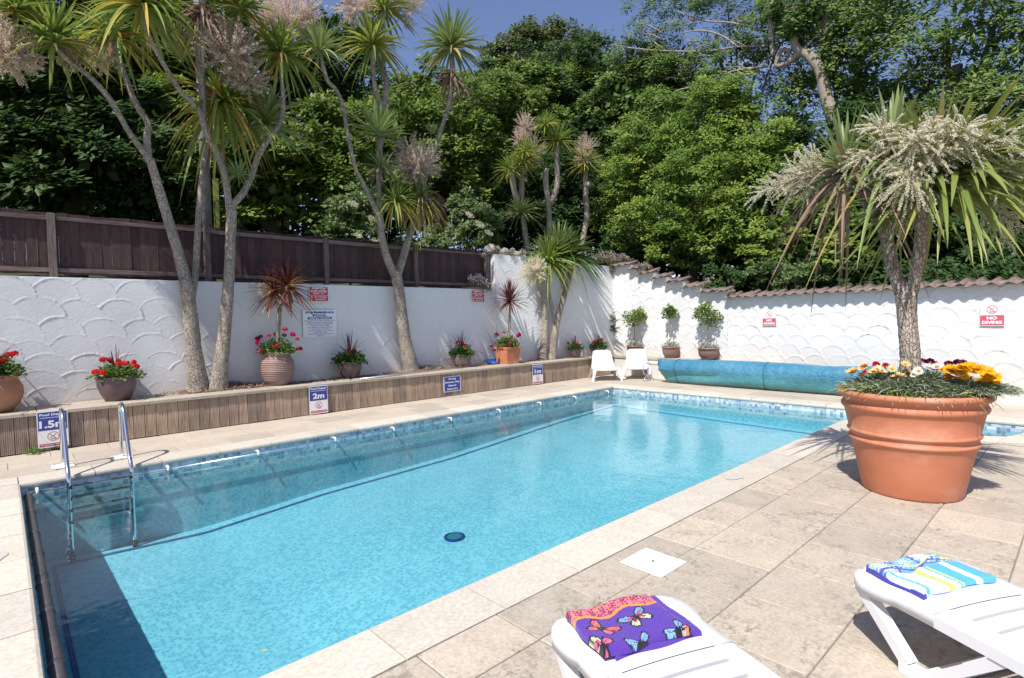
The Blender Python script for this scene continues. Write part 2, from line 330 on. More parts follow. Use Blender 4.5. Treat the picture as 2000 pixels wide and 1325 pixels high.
# dark line of tiles round the floor
def line_strip(pts):
    V=[];F=[];UV=[];d=0
    for (a,b) in zip(pts[:-1],pts[1:]):
        a,b=np.array(a),np.array(b); l=np.linalg.norm(b-a); nr=np.array([-(b-a)[1],(b-a)[0]])/l*.019; k=max(1,int(l/.35))
        for s in range(k):
            p,q=a+(b-a)*s/k,a+(b-a)*(s+1)/k; c=len(V)
            for w in (p-nr,q-nr,q+nr,p+nr): V.append((w[0],w[1],fz(w[0],w[1])+.014))
            UV+=[(d+l*s/k,0),(d+l*(s+1)/k,0),(d+l*(s+1)/k,.076),(d+l*s/k,.076)]; F.append((c,c+1,c+2,c+3))
        d+=l
    return link('tile_line',mesh('tile_line',V,F,MT['tilen'],uv=UV),pool)
line_strip([(.30,2.7),(.30,7.31),(9.88,7.31),(9.88,2.5)])
# floor drain
dz=fz(2.98,3.95); dp=aZ(888,1060,-.93); dx,dy=dp[0],dp[1]; dz=fz(dx,dy)
b=MB().lathe((dx,dy,dz+.004),[(.118,0),(.118,.012),(.09,.016),(.088,.008)],28); dr=b.out('drain_cover',MT['sblue'],pool)
b=MB(); b.lathe((dx,dy,dz+.012),[(.085,0),(.08,.008)],24); b.out('drain_grille',simple('drain_teal',(.03,.16,.18),(.05,.22,.24),20,.5,.1),dr)
b=MB()
for i in range(24):
    a=i*math.pi/12; b.bar((dx+.098*math.cos(a),dy+.098*math.sin(a),dz+.02),(dx+.113*math.cos(a),dy+.113*math.sin(a),dz+.02),.008,.004)
b.out('drain_ring',MT['sblack'],dr)
# water sheet: gently rippled, reflects by its refractive index and lets the light through
m,t,p,o=nodes('water'); t.nodes.remove(p)
tr=t.nodes.new('ShaderNodeBsdfTransparent'); tr.inputs[0].default_value=(.64,.905,.955,1)
gl=t.nodes.new('ShaderNodeBsdfGlossy'); gl.inputs['Roughness'].default_value=.015
fr=t.nodes.new('ShaderNodeFresnel'); fr.inputs['IOR'].default_value=1.34
v=vec(t,'Object',(1,1,1)); n1=noise(t,v,3.2,3,.5); n2=noise(t,v,17,3,.55)
ad=t.nodes.new('ShaderNodeMath'); ad.operation='MULTIPLY_ADD'; t.links.new(n2.outputs[0],ad.inputs[0]); ad.inputs[1].default_value=.22; t.links.new(n1.outputs[0],ad.inputs[2])
bb=t.nodes.new('ShaderNodeBump'); bb.inputs['Strength'].default_value=.5; bb.inputs['Distance'].default_value=.012; t.links.new(ad.outputs[0],bb.inputs['Height'])
t.links.new(bb.outputs[0],gl.inputs['Normal']); t.links.new(bb.outputs[0],fr.inputs['Normal'])
ms=t.nodes.new('ShaderNodeMixShader'); t.links.new(fr.outputs[0],ms.inputs[0]); t.links.new(tr.outputs[0],ms.inputs[1]); t.links.new(gl.outputs[0],ms.inputs[2]); t.links.new(ms.outputs[0],o.inputs[0])
PI=[(x,y) for x,y in POOL]
link('water',mesh('water',[(x,y,WL) for x,y in PI],[tuple(range(len(PI)))],m),kind='structure')

# coping stones
def coping(x0,x1,y0,y1,nose):
    """one stone; nose = side facing the water"""
    g=.004; b=MB(); x0+=g; x1-=g; y0+=g; y1-=g; o=.03; zt=R.uniform(-.001,.001)
    cx,cy=(x0+x1)/2,(y0+y1)/2
    if nose in 'NS':
        s=1 if nose=='N' else -1; f=y1+g if s>0 else y0-g; bk=y0 if s>0 else y1
        prof=[(bk,-.06),(f,-.058),(f+s*.012,-.045),(f+s*.014,-.025),(f+s*.007,-.006),(f-s*.008,0),(bk,0)]
        V=[(x,yy,z+zt) for x in (x0,x1) for yy,z in prof]
    else:
        s=1 if nose=='E' else -1; f=x1+g if s>0 else x0-g; bk=x0 if s>0 else x1
        prof=[(bk,-.06),(f,-.058),(f+s*.012,-.045),(f+s*.014,-.025),(f+s*.007,-.006),(f-s*.008,0),(bk,0)]
        V=[(xx,y,z+zt) for y in (y0,y1) for xx,z in prof]
    k=7; F=[tuple(range(k)),tuple(range(2*k-1,k-1,-1))]+[(i,(i+1)%k,(i+1)%k+k,i+k) for i in range(k)]
    V=np.array(V)-(cx,cy,0); me=mesh('coping_stone',V,F,MT['coping']); return link('coping_stone',me,pool,(cx,cy,0))
def spans(a,b,l):
    k=max(1,round((b-a)/l)); return [(a+(b-a)*i/k,a+(b-a)*(i+1)/k) for i in range(k)]
for a,c in spans(.07,10.10,.627): coping(a,c,7.51,7.87,'S')
for a,c in spans(.07,8.72,.62): coping(a,c,2.16,2.52,'N')
for a,c in spans(2.52,7.51,.62): coping(-.29,.07,a,c,'E')
for a,c in spans(.62,7.51,.62): coping(10.10,10.46,a,c,'W')
for x0,x1,y0,y1 in ((-.29,.07,7.51,7.87),(10.10,10.46,7.51,7.87),(-.29,.07,2.16,2.52)):
    link('coping_stone',mesh('coping_stone',*(lambda b:(np.concatenate(b.V)-((x0+x1)/2,(y0+y1)/2,0),b.F))(MB().box(x0+.004,x1-.004,y0+.004,y1-.004,-.06,0)),MT['coping']),pool,((x0+x1)/2,(y0+y1)/2,0))
cur=POOL[1:11]; 
def offs(P,d):
    P=[np.array(p) for p in P]; o=[]
    for i,p in enumerate(P):
        a=P[max(0,i-1)]; b=P[min(len(P)-1,i+1)]; t_=(b-a)/np.linalg.norm(b-a); o.append(p+np.array([t_[1],-t_[0]])*d)
    return o
# radial stones round the curved step recess (outside lies to the left of the path there)
inn=[np.array(p) for p in cur]; cen=[np.array((8.5,2.16))]*4+[np.array((8.52,2.05)),np.array((8.36,1.18)),np.array((8.39,.80)),np.array((8.58,.49)),np.array((8.93,.33)),np.array((9.38,.26))]
for i in list(range(3,9)):
    a,b_,c,d=inn[i],inn[i+1],cen[i+1],cen[i]
    m_=(a+b_+c+d)/4; q=[m_+(x-m_)*.985 for x in (a,b_,c,d)]
    me=mesh('coping_stone',*(lambda b:(np.concatenate(b.V)-(m_[0],m_[1],0),b.F))(MB().prism(q[::-1],-.06,0)),MT['coping']); link('coping_stone',me,pool,(m_[0],m_[1],0))
q=[(8.72,2.52),(8.86,2.47),(8.93,2.34),(8.93,2.1),(8.52,2.05),(8.72,2.16)]
q=[(8.724,2.16),(8.724,2.516),(8.86,2.466),(8.926,2.34),(8.926,2.108),(8.53,2.06)]
link('coping_stone',mesh('coping_stone',*(lambda b:(np.concatenate(b.V),b.F))(MB().prism(q[::-1],-.06,0)),MT['coping']),pool)
for a,c in spans(9.4,10.10,.7): coping(a,c,.26,.62,'N')
# faded blue depth numbers painted on the coping
m,t,p,o=nodes('faded_blue_paint'); v=vec(t,'Object'); nn=noise(t,v,14,6,.75); rr=ramp(t,nn.outputs[0],[(.48,(.52,.475,.405)),(.68,(.42,.48,.55))])
t.links.new(rr.outputs[0],p.inputs['Base Color']); p.inputs['Roughness'].default_value=.8
for (x,y,w,h,rz) in ((5.05,2.36,.30,.17,.1),(.0-.1,5.2,.17,.34,.2),(7.75,2.33,.3,.16,0)):
    V=[];k=14
    for i in range(k):
        a=2*math.pi*i/k; q=R.uniform(.55,1); V.append((x+w/2*q*math.cos(a+rz),y+h/2*q*math.sin(a+rz),.0045))
    link('painted_mark',mesh('painted_mark',V,[tuple(range(k))],m),pool)

# ground: one sheet with an opening for the pool, out to the horizon
b=MB(); B=300
def q4(x0,x1,y0,y1,z): b.add([(x0,y0,z),(x1,y0,z),(x1,y1,z),(x0,y1,z)],[(0,1,2,3)])
q4(-B,-.2,-B,B,-.075); q4(10.3,B,-B,B,-.075); q4(-.2,10.3,-B,.4,-.075); q4(-.2,10.3,7.7,B,-.075); q4(-.2,8.6,.4,2.3,-.075)
b.out('ground',MT['joint'],kind='structure')
# paving: slabs laid on half-metre joints
protos={}
def slab(parent,x0,x1,y0,y1,mat,z=0):
    g=.0035; w,h=round(x1-x0,3),round(y1-y0,3); key=(w,h,mat)
    if key not in protos:
        bb=MB().box(-w/2+g,w/2-g,-h/2+g,h/2-g,-.04,0,.004); protos[key]=mesh('paving_slab',np.concatenate(bb.V),bb.F,MT[mat])
    o=link('paving_slab',protos[key],parent,((x0+x1)/2,(y0+y1)/2,z+R.uniform(-.0022,.0022))); 
    o.rotation_euler=(R.normal(0,.0012),R.normal(0,.0012),R.normal(0,.0015)); return o
pat=thing('patio',None,None); tag(pat,kind='structure')
rows=[(1.84,2.16),(1.34,1.84),(.84,1.34),(.34,.84),(-.16,.34),(-.66,-.16),(-1.16,-.66)]
SK=(2.80,3.09,1.755,2.055)                                  # skimmer lid
for j,(y0,y1) in enumerate(rows):
    k=0; x=.365-.495*(3)+(.12 if j%2==0 and j>1 else 0)
    while x<11.0:
        x1=x+.495
        ok=x1<=8.33 or y1<=.26
        if y1>.26 and x<8.33<x1: x1=8.36; ok=x1-x>.1
        if ok and x1>.2+(1.5-y1)*.2 and not(j>3 and x<1.2): slab(pat,round(x,3),round(x1,3),y0,y1,'slab')
        x+=.495
b=MB().box(8.36,10.4,-.16,.26,-.045,-.006); b.box(-1.2,8.36,-.2,2.158,-.05,-.007); b.box(-1.2,12,-3,-.2,-.05,-.0072); b.out('screed_bed',MT['joint'],pat)
far=thing('path',None,None); tag(far,kind='structure')
for x0,x1 in ((10.46,10.95),(10.95,11.44),(11.44,11.93),(11.93,12.42),(12.42,12.91)):
    y=9.14
    while y>-1.5:
        if not (y-.5>8.9 and 0) and x0<11.75+.11*y: slab(far,x0,x1,y-.5,y,'slab2')
        y-=.5
MB().prism([(10.46,-1.6),(11.5,-1.6),(12.7,9.3),(10.46,9.3)],-.05,-.007).out('screed_bed',MT['joint'],far)
left=thing('pavement',None,None); tag(left,kind='structure')
for j,(y0,y1) in enumerate(((7.87,8.33),(8.33,8.79),(8.79,9.27))):
    x=-1.4+(.2 if j==1 else 0)
    while x<10.4:
        slab(left,round(x,3),round(min(x+.6,10.46),3),y0,y1,'slab2'); x+=.6
for j,(y0,y1) in enumerate(spans(2.16,7.87,.5)):
    for x0,x1 in ((-.79,-.29),(-1.29,-.79)): slab(left,x0,x1,round(y0,3),round(y1,3),'coping')
MB().box(-1.4,10.46,7.872,9.25,-.05,-.007).out('screed_bed',MT['joint'],left)
# square white skimmer lid let into the slabs
sk=thing('skimmer_cover','square white plastic skimmer lid lying on the paving beside the pool edge','skimmer cover',(2.945,1.905,0))
b=MB().box(SK[0],SK[1],SK[2],SK[3],.002,.012,.004); b.out('lid',MT['white2'],sk)
b=MB().lathe((2.945,1.905,.012),[(.125,0),(.125,.0015),(.119,.0015)],40,cap=False); b.out('rim_ring',MT['white2'],sk)
b=MB().lathe((2.945,1.905,.0121),[(.009,0),(.009,.002)],12); b.out('finger_hole',MT['sblack'],sk)

# raised ground behind the walls
V=[];F=[];nx,ny=40,30
xs=np.linspace(-25,70,nx); ys=np.linspace(0,1,ny)**1.5*60+10.33
for y in ys:
    for x in xs: V.append((x,y,2.24+.10*(y-10.33)+ (R.uniform(-.1,.1) if y>11 else 0)-max(0,x-8.3)*.0))
for j in range(ny-1):
    for i in range(nx-1): F.append((j*nx+i,j*nx+i+1,(j+1)*nx+i+1,(j+1)*nx+i))
link('hillside',mesh('hillside',V,F,MT['hill'],True),kind='structure')
V=[];F=[];us=np.linspace(0,1,18)**1.4*55; vs=np.linspace(-25,10.33,24)
for y in vs:
    for u in us: V.append((12.0+.11*y+.1+u,y,1.35+.10*u+(R.uniform(-.1,.1) if u>1 else 0)+np.interp(y,[6,10.3],[0,.9])))
n=len(us)
for j in range(len(vs)-1):
    for i in range(n-1): F.append((j*n+i,j*n+i+1,(j+1)*n+i+1,(j+1)*n+i))
link('terrain',mesh('terrain',V,F,MT['hill'],True),kind='structure')

# ------------------------------------------------------------------ white walls with scalloped render
def scallop(u,v,Rr,row,seed,amp=.013):
    """fish-scale trowel fans: each lower row laps over the one above; the upper lip of a fan stands proud"""
    g=np.random.default_rng(seed); h=np.zeros_like(u); done=np.zeros(u.shape,bool)
    vmin,vmax,umin,umax=v.min()-.4,v.max()+.1,u.min()-.5,u.max()+.5
    j=0; y=vmin
    while y<vmax:
        x=umin+(j%2)*Rr*.78+g.uniform(-.03,.03)
        while x<umax:
            cx,cy,r_=x+g.uniform(-.035,.035),y+g.uniform(-.025,.025),Rr*g.uniform(.90,1.10); am=amp*g.uniform(.45,1.25); el=g.uniform(.92,1.06)
            s=(u>cx-r_)&(u<cx+r_)&(v>cy-r_)&(v<cy+r_)
            du,dv=u[s]-cx,(v[s]-cy)*el; d=np.sqrt(du*du+dv*dv)/r_; ang=np.arctan2(dv,du); w=.85+.22*np.sin(ang*2.+cx*7)+.12*np.sin(ang*5+cx*3)
            ins=(d<1)&~done[s]; hv=h[s]; hv[ins]=(.25*am+am*(np.clip((d[ins]-.865)/.135,0,1)**1.8)*np.clip(w[ins],.15,1.2)*np.clip(np.sin(ang[ins])+.55,0,1)); h[s]=hv
            dn=done[s]; dn[ins]=True; done[s]=dn
            x+=Rr*1.55+g.uniform(-.035,.035)
        y+=row*g.uniform(.9,1.1); j+=1
    n=np.zeros_like(u)
    for k in range(7):
        a=g.uniform(0,6.28); f=g.uniform(2,9); n+=np.sin((u*math.cos(a)+v*math.sin(a))*f+g.uniform(0,6))*.0022
    h+=n+g.normal(0,.0005,u.shape)
    return h
def relief(P0,P1,z0,ztop,step,Rr,row,seed,amp):
    """height-field sheet from P0 to P1 (xy), the pool side being to the right of P0->P1"""
    P0,P1=np.array(P0,float),np.array(P1,float); l=np.linalg.norm(P1-P0); d=(P1-P0)/l; nn=np.array([d[1],-d[0]])
    nu=int(l/step)+1; nv=int((ztop(0) if callable(ztop) else ztop)/step)+2
    us=np.linspace(0,l,nu); out=[]
    zt=np.array([ztop(x) for x in us]) if callable(ztop) else np.full(nu,ztop)
    vv=np.linspace(0,1,nv); U=np.repeat(us[:,None],nv,1); Vv=z0+(zt[:,None]-z0)*vv[None,:]
    H=scallop(U+seed,Vv,Rr,row,seed,amp); X=P0[0]+d[0]*U+nn[0]*H; Y=P0[1]+d[1]*U+nn[1]*H
    V=np.stack([X,Y,Vv],-1).reshape(-1,3); i,j=np.meshgrid(np.arange(nu-1),np.arange(nv-1),indexing='ij'); a=(i*nv+j).ravel()
    F=np.stack([a,a+nv,a+nv+1,a+1],1); return V,F
lw=thing('rendered_wall','long low white wall with fan-shaped render under the brown fence','wall',(3.,10.1,0))
V,F=relief((-2.2,10.05),(8.85,10.05),.3,2.30,.0145,.30,.26,3,.0085); link('wall_face',mesh('wall_face',V-ORG[lw.name],F,MT['wall'],True),lw)
b=MB().box(-2.2,8.84,10.053,10.42,0,2.305,.012); b.out('wall_core',MT['wall'],lw)
tw=thing('tall_wall','taller white wall of fan-shaped render in the corner behind the palm trunks','wall',(8.85,10.05,0))
zt=lambda x:3.17-.045*x
V,F=relief((8.86,10.06),(12.74,9.40),.3,zt,.018,.25,.205,8,.011); link('wall_face',mesh('wall_face',V-ORG[tw.name],F,MT['wall'],True),tw)
b=MB(); d=np.array([12.74-8.86,9.40-10.06]); l=np.linalg.norm(d); d/=l; nb=np.array([-d[1],d[0]])
p0=np.array([8.86,10.065]); p1=np.array([13.2,9.33]); q=[p0+nb*.003,p1+nb*.003,p1+nb*.40,p0+nb*.40]
b.add([(*q[0],0),(*q[1],0),(*q[2],0),(*q[3],0),(*q[0],3.172),(*q[1],2.97),(*q[2],2.97),(*q[3],3.172)],[(3,2,1,0),(4,5,6,7),(0,1,5,4),(1,2,6,5),(2,3,7,6),(3,0,4,7)])
b.out('wall_core',MT['wall'],tw)
rw=thing('stepped_wall','white scalloped wall stepping down and topped with clay tiles at the far end of the pool','wall',(12.,5.,0))
def wx(y): return 11.69+.11*y
ZL=[(9.42,8.74,2.99),(8.74,8.44,2.86),(8.44,7.98,2.71),(7.98,7.57,2.56),(7.57,7.07,2.42),(7.07,6.58,2.27),(6.58,5.89,2.11),(5.89,-2.6,1.95)]
allV=[];allF=[];off=0
for (ya,yb,z) in ZL:
    V,F=relief((wx(ya),ya),(wx(yb),yb),0,z,.0185,.27,.215,21 if yb<0 else int(30+ya*3),.020); allV.append(V); allF.append(F+off); off+=len(V)
link('wall_face',mesh('wall_face',np.concatenate(allV)-ORG[rw.name],np.concatenate(allF),MT['wall'],True),rw)
b=MB()
for (ya,yb,z) in ZL:
    q=[(wx(yb)+.003,yb),(wx(yb)+.26,yb),(wx(ya)+.26,ya),(wx(ya)+.003,ya)]; b.prism(q,0,z+.002)
b.out('wall_core',MT['wall'],rw)
# clay roof tiles: an S-shaped profile, sloping down towards the pool
def tile_mesh():
    V=[];w=.215; k=11
    for yy,zz in ((-.17,-.055),(.06,.0),(.30,.05)):
        for lay in (0,-.014):
            for i in range(k):
                s=i/(k-1); V.append((yy,(s-.5)*w*1.04,zz+lay+.032*math.sin(s*2*math.pi)+.012*s))
    F=[]
    for a in (0,1):
        o0,o1=a*2*k,(a+1)*2*k
        for i in range(k-1): F.append((o0+i,o1+i,o1+i+1,o0+i+1)); F.append((o0+k+i,o0+k+i+1,o1+k+i+1,o1+k+i))
    for i in range(k-1): F.append((i,i+1,k+i+1,k+i)); F.append((4*k+i,5*k+i,5*k+i+1,4*k+i+1))
    return mesh('roof_tile',V,F,MT['rtile'],True)
tm=tile_mesh(); ang=math.atan(.11)
for (ya,yb,z) in ZL:
    n=max(1,round((ya-yb)/.205))
    for i in range(n):
        y=ya-(i+.5)*(ya-yb)/n; o=link('roof_tile',tm,rw)
        o.location=np.array([wx(y)+R.uniform(-.012,.012),y,z+.055+R.uniform(-.007,.007)])-ORG[rw.name]; o.rotation_euler=(R.normal(0,.03),R.normal(0,.03),-ang+R.normal(0,.035))
        s=R.uniform(.96,1.06); o.scale=(s,(ya-yb)/n/.205,1)
    b=MB()
b=MB()
for (ya,yb,z) in ZL: b.prism([(wx(yb)+.01,yb),(wx(yb)+.24,yb),(wx(ya)+.24,ya),(wx(ya)+.01,ya)],z+.002,z+.05)
b.out('mortar_bed',MT['rock'],rw)

# ------------------------------------------------------------------ fence
fe=thing('wooden_fence','dark brown close-boarded fence standing on the low white wall','fence',(3,10.3,2.3))
def byM(name,bm,mat,par,c): # mesh centred on its own origin so that grain differs piece by piece
    V=np.concatenate(bm.V)-np.array(c); o=link(name,mesh(name,V,bm.F,MT[mat]),par); o.location=np.array(c)-ORG[par.name]; return o
x=-1.9
while x<8.80:
    w=R.uniform(.118,.13); t_=R.uniform(-.006,.006); h=R.uniform(-.014,.01)
    byM('board',MB().box(x+.002,x+w,10.335+t_,10.352+t_,2.37,3.255+h),'fence',fe,(x+w/2,10.34,2.8)); x+=w
for xa,xb in ((-1.42,.55),(.63,2.56),(2.64,4.64),(4.72,6.69),(6.77,8.74)):
    for z0,z1 in ((3.135+R.uniform(-.012,.012),3.195),(2.395,2.455)): byM('rail',MB().box(xa,xb,10.275,10.333,z0,z1,.004),'frail',fe,((xa+xb)/2,10.3,z0))
for xp in (-1.46,.59,2.60,4.68,6.73,8.79): byM('fence_post',MB().box(xp-.045,xp+.045,10.235,10.325,2.306,3.225+R.uniform(-.01,.02),.006),'fpost',fe,(xp,10.28,2.7))

# ------------------------------------------------------------------ timber-faced raised bed with its paving cap
bd=thing('raised_bed','long low raised bed faced with grooved upright boards beside the pool','planter',(5,9.5,0))
def by(x): return 9.27-.012*(x+1)
def bplank(w,seed):
    g=np.random.default_rng(seed); prof=[]; k=7; gw=w/k
    for i in range(k): prof+=[(i*gw+.002,0),(i*gw+gw-.006,0),(i*gw+gw-.004,.005),(i*gw+gw-.001,.005)]
    prof[-1]=(w-.003,0); prof[-2]=(w-.004,0); pts=[(a,b_) for a,b_ in prof]
    n=len(pts); V=[(a,b_,z) for z in (.012,.474) for a,b_ in pts]+[(.002,.022,.012),(w-.003,.022,.012),(.002,.022,.474),(w-.003,.022,.474)]
    F=[(i,i+1,n+i+1,n+i) for i in range(n-1)]+[(2*n,0,n,2*n+2),(n-1,2*n+1,2*n+3,2*n-1),tuple(range(n-1,-1,-1))+(2*n,2*n+1),]
    return mesh('plank',np.array(V)-(w/2,0,.24),F,MT['plank'])
pm=[bplank(.134,i) for i in range(2)]; x=-1.3; i=0
while x<12.1:
    o=link('plank',pm[i%2],bd); o.location=np.array([x+.067,by(x)+R.uniform(-.002,.002),.24])-ORG[bd.name]; o.rotation_euler=(0,R.normal(0,.003),-.012); x+=.1375; i+=1
b=MB().box(-1.3,12.2,9.30,9.34,0,.47); b.out('backing',MT['black'],bd)
x=-1.5
while x<12.3:
    x1=min(x+.6,12.35); yb=9.62 if x>1.8 else 10.03
    yb=min(yb,10.03 if x<8.5 else 9.5); byM('cap_slab',MB().box(x+.003,x1-.003,by(x)-.035,yb,.475,.52,.006),'cap',bd,((x+x1)/2,9.4,.5)); x+=.6
V=[];F=[];nx,ny=160,9
for j in range(ny):
    for i in range(nx):
        X_=1.9+i*(12.45-1.9)/(nx-1); yw=10.08 if X_<8.86 else 10.06-.17*(X_-8.86)
        Y_=9.60+(yw-9.60)*j/(ny-1) if X_<8.5 else 9.48+(yw+.02-9.48)*j/(ny-1)
        hill=.10*math.exp(-((X_-2.7)/.45)**2-((Y_-9.95)/.25)**2)+.07*math.exp(-((X_-6.7)/.4)**2-((Y_-9.95)/.25)**2)
        V.append((X_,Y_,.500+hill+R.uniform(0,.022)))
for j in range(ny-1):
    for i in range(nx-1): F.append((j*nx+i,j*nx+i+1,(j+1)*nx+i+1,(j+1)*nx+i))
o=link('mulch_surface',mesh('mulch_surface',np.array(V)-ORG[bd.name],F,MT['mulch']),bd,kind='stuff')
# bark chips strewn on the bed
def leaves(C,D,N,L,Wd,fold=.25,mid=.45):
    """diamond leaves: centres-of-base C, direction D, normal N; returns vertices and triangles"""
    n=len(C); D=D/np.linalg.norm(D,axis=1)[:,None]; Sd=np.cross(D,N); Sd/=np.linalg.norm(Sd,axis=1)[:,None]+1e-9; Nn=np.cross(Sd,D)
    L=np.broadcast_to(L,(n,))[:,None]; Wd=np.broadcast_to(Wd,(n,))[:,None]
    mp_=C+D*L*mid+Nn*Wd*fold
    V=np.stack([C,mp_+Sd*Wd*.5,C+D*L,mp_-Sd*Wd*.5],1).reshape(-1,3); a=np.arange(n)*4
    F=np.concatenate([np.stack([a,a+1,a+2],1),np.stack([a,a+2,a+3],1)]); return V,F
def rv(n): v=R.normal(0,1,(n,3)); return v/np.linalg.norm(v,axis=1)[:,None]
n=2600; k=R.random(n); C=np.stack([np.where(k<.45,R.normal(2.6,.55,n),np.where(k<.75,R.normal(6.7,.5,n),R.uniform(2,12,n))),R.uniform(9.60,10.0,n),np.full(n,.53)],1)
C[:,2]+= .10*np.exp(-((C[:,0]-2.7)/.45)**2-((C[:,1]-9.95)/.25)**2)+.07*np.exp(-((C[:,0]-6.7)/.4)**2-((C[:,1]-9.95)/.25)**2); C=C[C[:,0]>1.7]; C[:,1]-=np.clip(C[:,0]-8.86,0,9)*.15
D=rv(len(C)); D[:,2]*=.35; V,F=leaves(C,D,np.tile([0,0,1.],(len(C),1))+.4*rv(len(C)),R.uniform(.03,.07,len(C)),.02,.1)
link('bark_chips',mesh('bark_chips',V,F,leafmat('chips',[(0,(.42,.28,.19)),(.5,(.30,.19,.13)),(1,(.20,.13,.09))],.9,0),rnd=np.tile(R.random(len(C)),2)),kind='stuff')
# low white ledge with a slab top in front of the stepped wall
le=thing('white_ledge','low white ledge with a pale slab top under the stepped wall','ledge',(12.2,7,0))
def lx(y): return wx(y)-.37
b=MB().prism([(lx(4.7),4.7),(wx(4.7)-.003,4.7),(wx(9.3)-.003,9.3),(lx(9.3),9.3)],0,.455); b.out('ledge_face',MT['wall'],le)
y=9.42
while y>4.75:
    y1=max(y-.6,4.66); q=[(lx(y1)-.03,y1+.003),(wx(y1)-.004,y1+.003),(wx(y)-.004,y-.003),(lx(y)-.03,y-.003)]
    byM('cap_slab',MB().prism(q,.458,.505),'cap',le,((lx(y)+wx(y))/2,(y+y1)/2,.5)); y=y1
# ================================================================== SIGNS
def text_mesh(s,w,h,bold=.012,shear=0):
    c=bpy.data.curves.new('lettering','FONT'); c.body=s; c.align_x='CENTER'; c.offset=bold; c.resolution_u=3; c.shear=shear; c.space_line=.85
    o=bpy.data.objects.new('lettering',c); COL.objects.link(o); dg=bpy.context.evaluated_depsgraph_get(); me=bpy.data.meshes.new_from_object(o.evaluated_get(dg))
    bpy.data.objects.remove(o); V=np.array([v.co[:] for v in me.vertices]); a,b_=V.min(0),V.max(0)
    V=(V-(a+b_)/2)*[w/(b_[0]-a[0]),h/(b_[1]-a[1]),0]; me.vertices.foreach_set('co',V.astype(np.float32).ravel()); me.name='lettering'; me.materials.clear(); return me
def sign_frame(name,label,cat,P,right,group=None):
    right=np.array(right,float); right/=np.linalg.norm(right); z=np.array([0,0,1.]); nrm=np.cross(right,z)
    o=thing(name,label,cat,P,group); o.rotation_euler=Matrix([tuple(float(q) for q in (right[i],z[i],nrm[i])) for i in range(3)]).to_euler(); return o
def plate(par,name,cx,cy,w,h,z,mat,th=.003):
    return MB().box(cx-w/2,cx+w/2,cy-h/2,cy+h/2,z-th,z,.0006).out(name,MT[mat],par,local=True)
def txt(par,s,cx,cy,w,h,z,mat,bold=.02,shear=0):
    me=text_mesh(s,w,h,bold,shear); me.materials.append(MT[mat]); return link('lettering',me,par,(cx,cy,z))
def ring(par,cx,cy,r,z,mat,w=.12,k=36,fig='dive'):
    b=MB(); V=[];F=[]
    for i in range(k):
        a=2*math.pi*i/k; V+=[(cx+r*math.cos(a),cy+r*math.sin(a),z),(cx+r*(1-w)*math.cos(a),cy+r*(1-w)*math.sin(a),z)]
    F=[(2*i,2*((i+1)%k),2*((i+1)%k)+1,2*i+1) for i in range(k)]; b.add(V,F)
    s=r*.95/1.414; q=r*w*.5/1.414; b.add([(cx-s+q,cy+s+q,z+.0003),(cx-s-q,cy+s-q,z+.0003),(cx+s-q,cy-s-q,z+.0003),(cx+s+q,cy-s+q,z+.0003)],[(0,1,2,3)]); b.out('prohibition_ring',MT[mat],par,local=True)
    b=MB(); z2=z-.0004
    def seg(x0,y0,x1,y1,t): 
        d=np.array([x1-x0,y1-y0]); d/=np.linalg.norm(d); n=np.array([-d[1],d[0]])*t/2; b.add([(cx+r*x0-n[0]*r,cy+r*y0-n[1]*r,z2),(cx+r*x1-n[0]*r,cy+r*y1-n[1]*r,z2),(cx+r*x1+n[0]*r,cy+r*y1+n[1]*r,z2),(cx+r*x0+n[0]*r,cy+r*y0+n[1]*r,z2)],[(0,1,2,3)])
    if fig=='dive':
        seg(-.35,.0,.05,.05,.13); seg(.05,.05,.3,.3,.1); seg(.3,.3,.5,.55,.08); seg(-.35,.0,-.55,-.2,.08)
        for i in range(3): seg(-.5,-.38-.13*i,.45,-.42-.13*i,.05)
    else:
        seg(0,.15,0,-.15,.16); seg(0,-.15,-.3,-.5,.09); seg(0,-.15,.25,-.35,.09); seg(.25,-.35,.2,-.6,.08); seg(0,.1,-.3,-.05,.08); seg(0,.1,.3,.15,.08)
    b.out('pictogram',MT['sblack'],par,local=True)
def span_on(plane,pts):
    P=[plane(*q) for q in pts]; c=sum(P)/len(P); return c,P
def depth_sign(px,txt1,label,first=[]):
    (x0,y0),(x1,y1),(x2,y2)=px                               # top left, top right, bottom left
    a,b_,c=aY(x0,y0,9.17),aY(x1,y1,9.17),aY(x2,y2,9.17); w,h=b_[0]-a[0],a[2]-c[2]; P=np.array([a[0]+w/2,by(a[0]+w/2)-.042,max((a[2]+c[2])/2,h/2+.02)])
    s=sign_frame('depth_sign',label,'sign',P,(1,-.012,0),'pool depth signs')
    plate(s,'panel',0,0,w,h,.003,'swhite'); plate(s,'blue_field',0,h*.22,w*.94,h*.50,.0042,'sblue',.001)
    txt(s,'Pool Depth',0,h*.39,w*.82,h*.085,.005,'swhite',.03); plate(s,'rule',0,h*.315,w*.8,h*.012,.0052,'swhite',.0005)
    wd={'1.5m':.86,'2m':.62,'1m':.62}[txt1]; txt(s,txt1,0,h*.135,w*wd,h*.20,.005,'swhite',.035)
    ring(s,0,-h*.20,h*.125,.0046,'sred',.10); plate(s,'red_strip',0,-h*.425,w*.90,h*.075,.0042,'sred',.001); txt(s,'No Running • No Diving',0,-h*.425,w*.82,h*.045,.005,'swhite',.02)
    return s
depth_sign([(71,806),(132,801),(77,878)],'1.5m','blue and white sign reading Pool Depth 1.5m behind the pool ladder')
depth_sign([(603,756),(639,753),(604,811)],'2m','blue and white sign reading Pool Depth 2m on the raised bed below the ribbed urn')
depth_sign([(1036,714),(1056,712),(1036,753)],'1m','small blue and white sign reading Pool Depth 1m beside the white chairs')
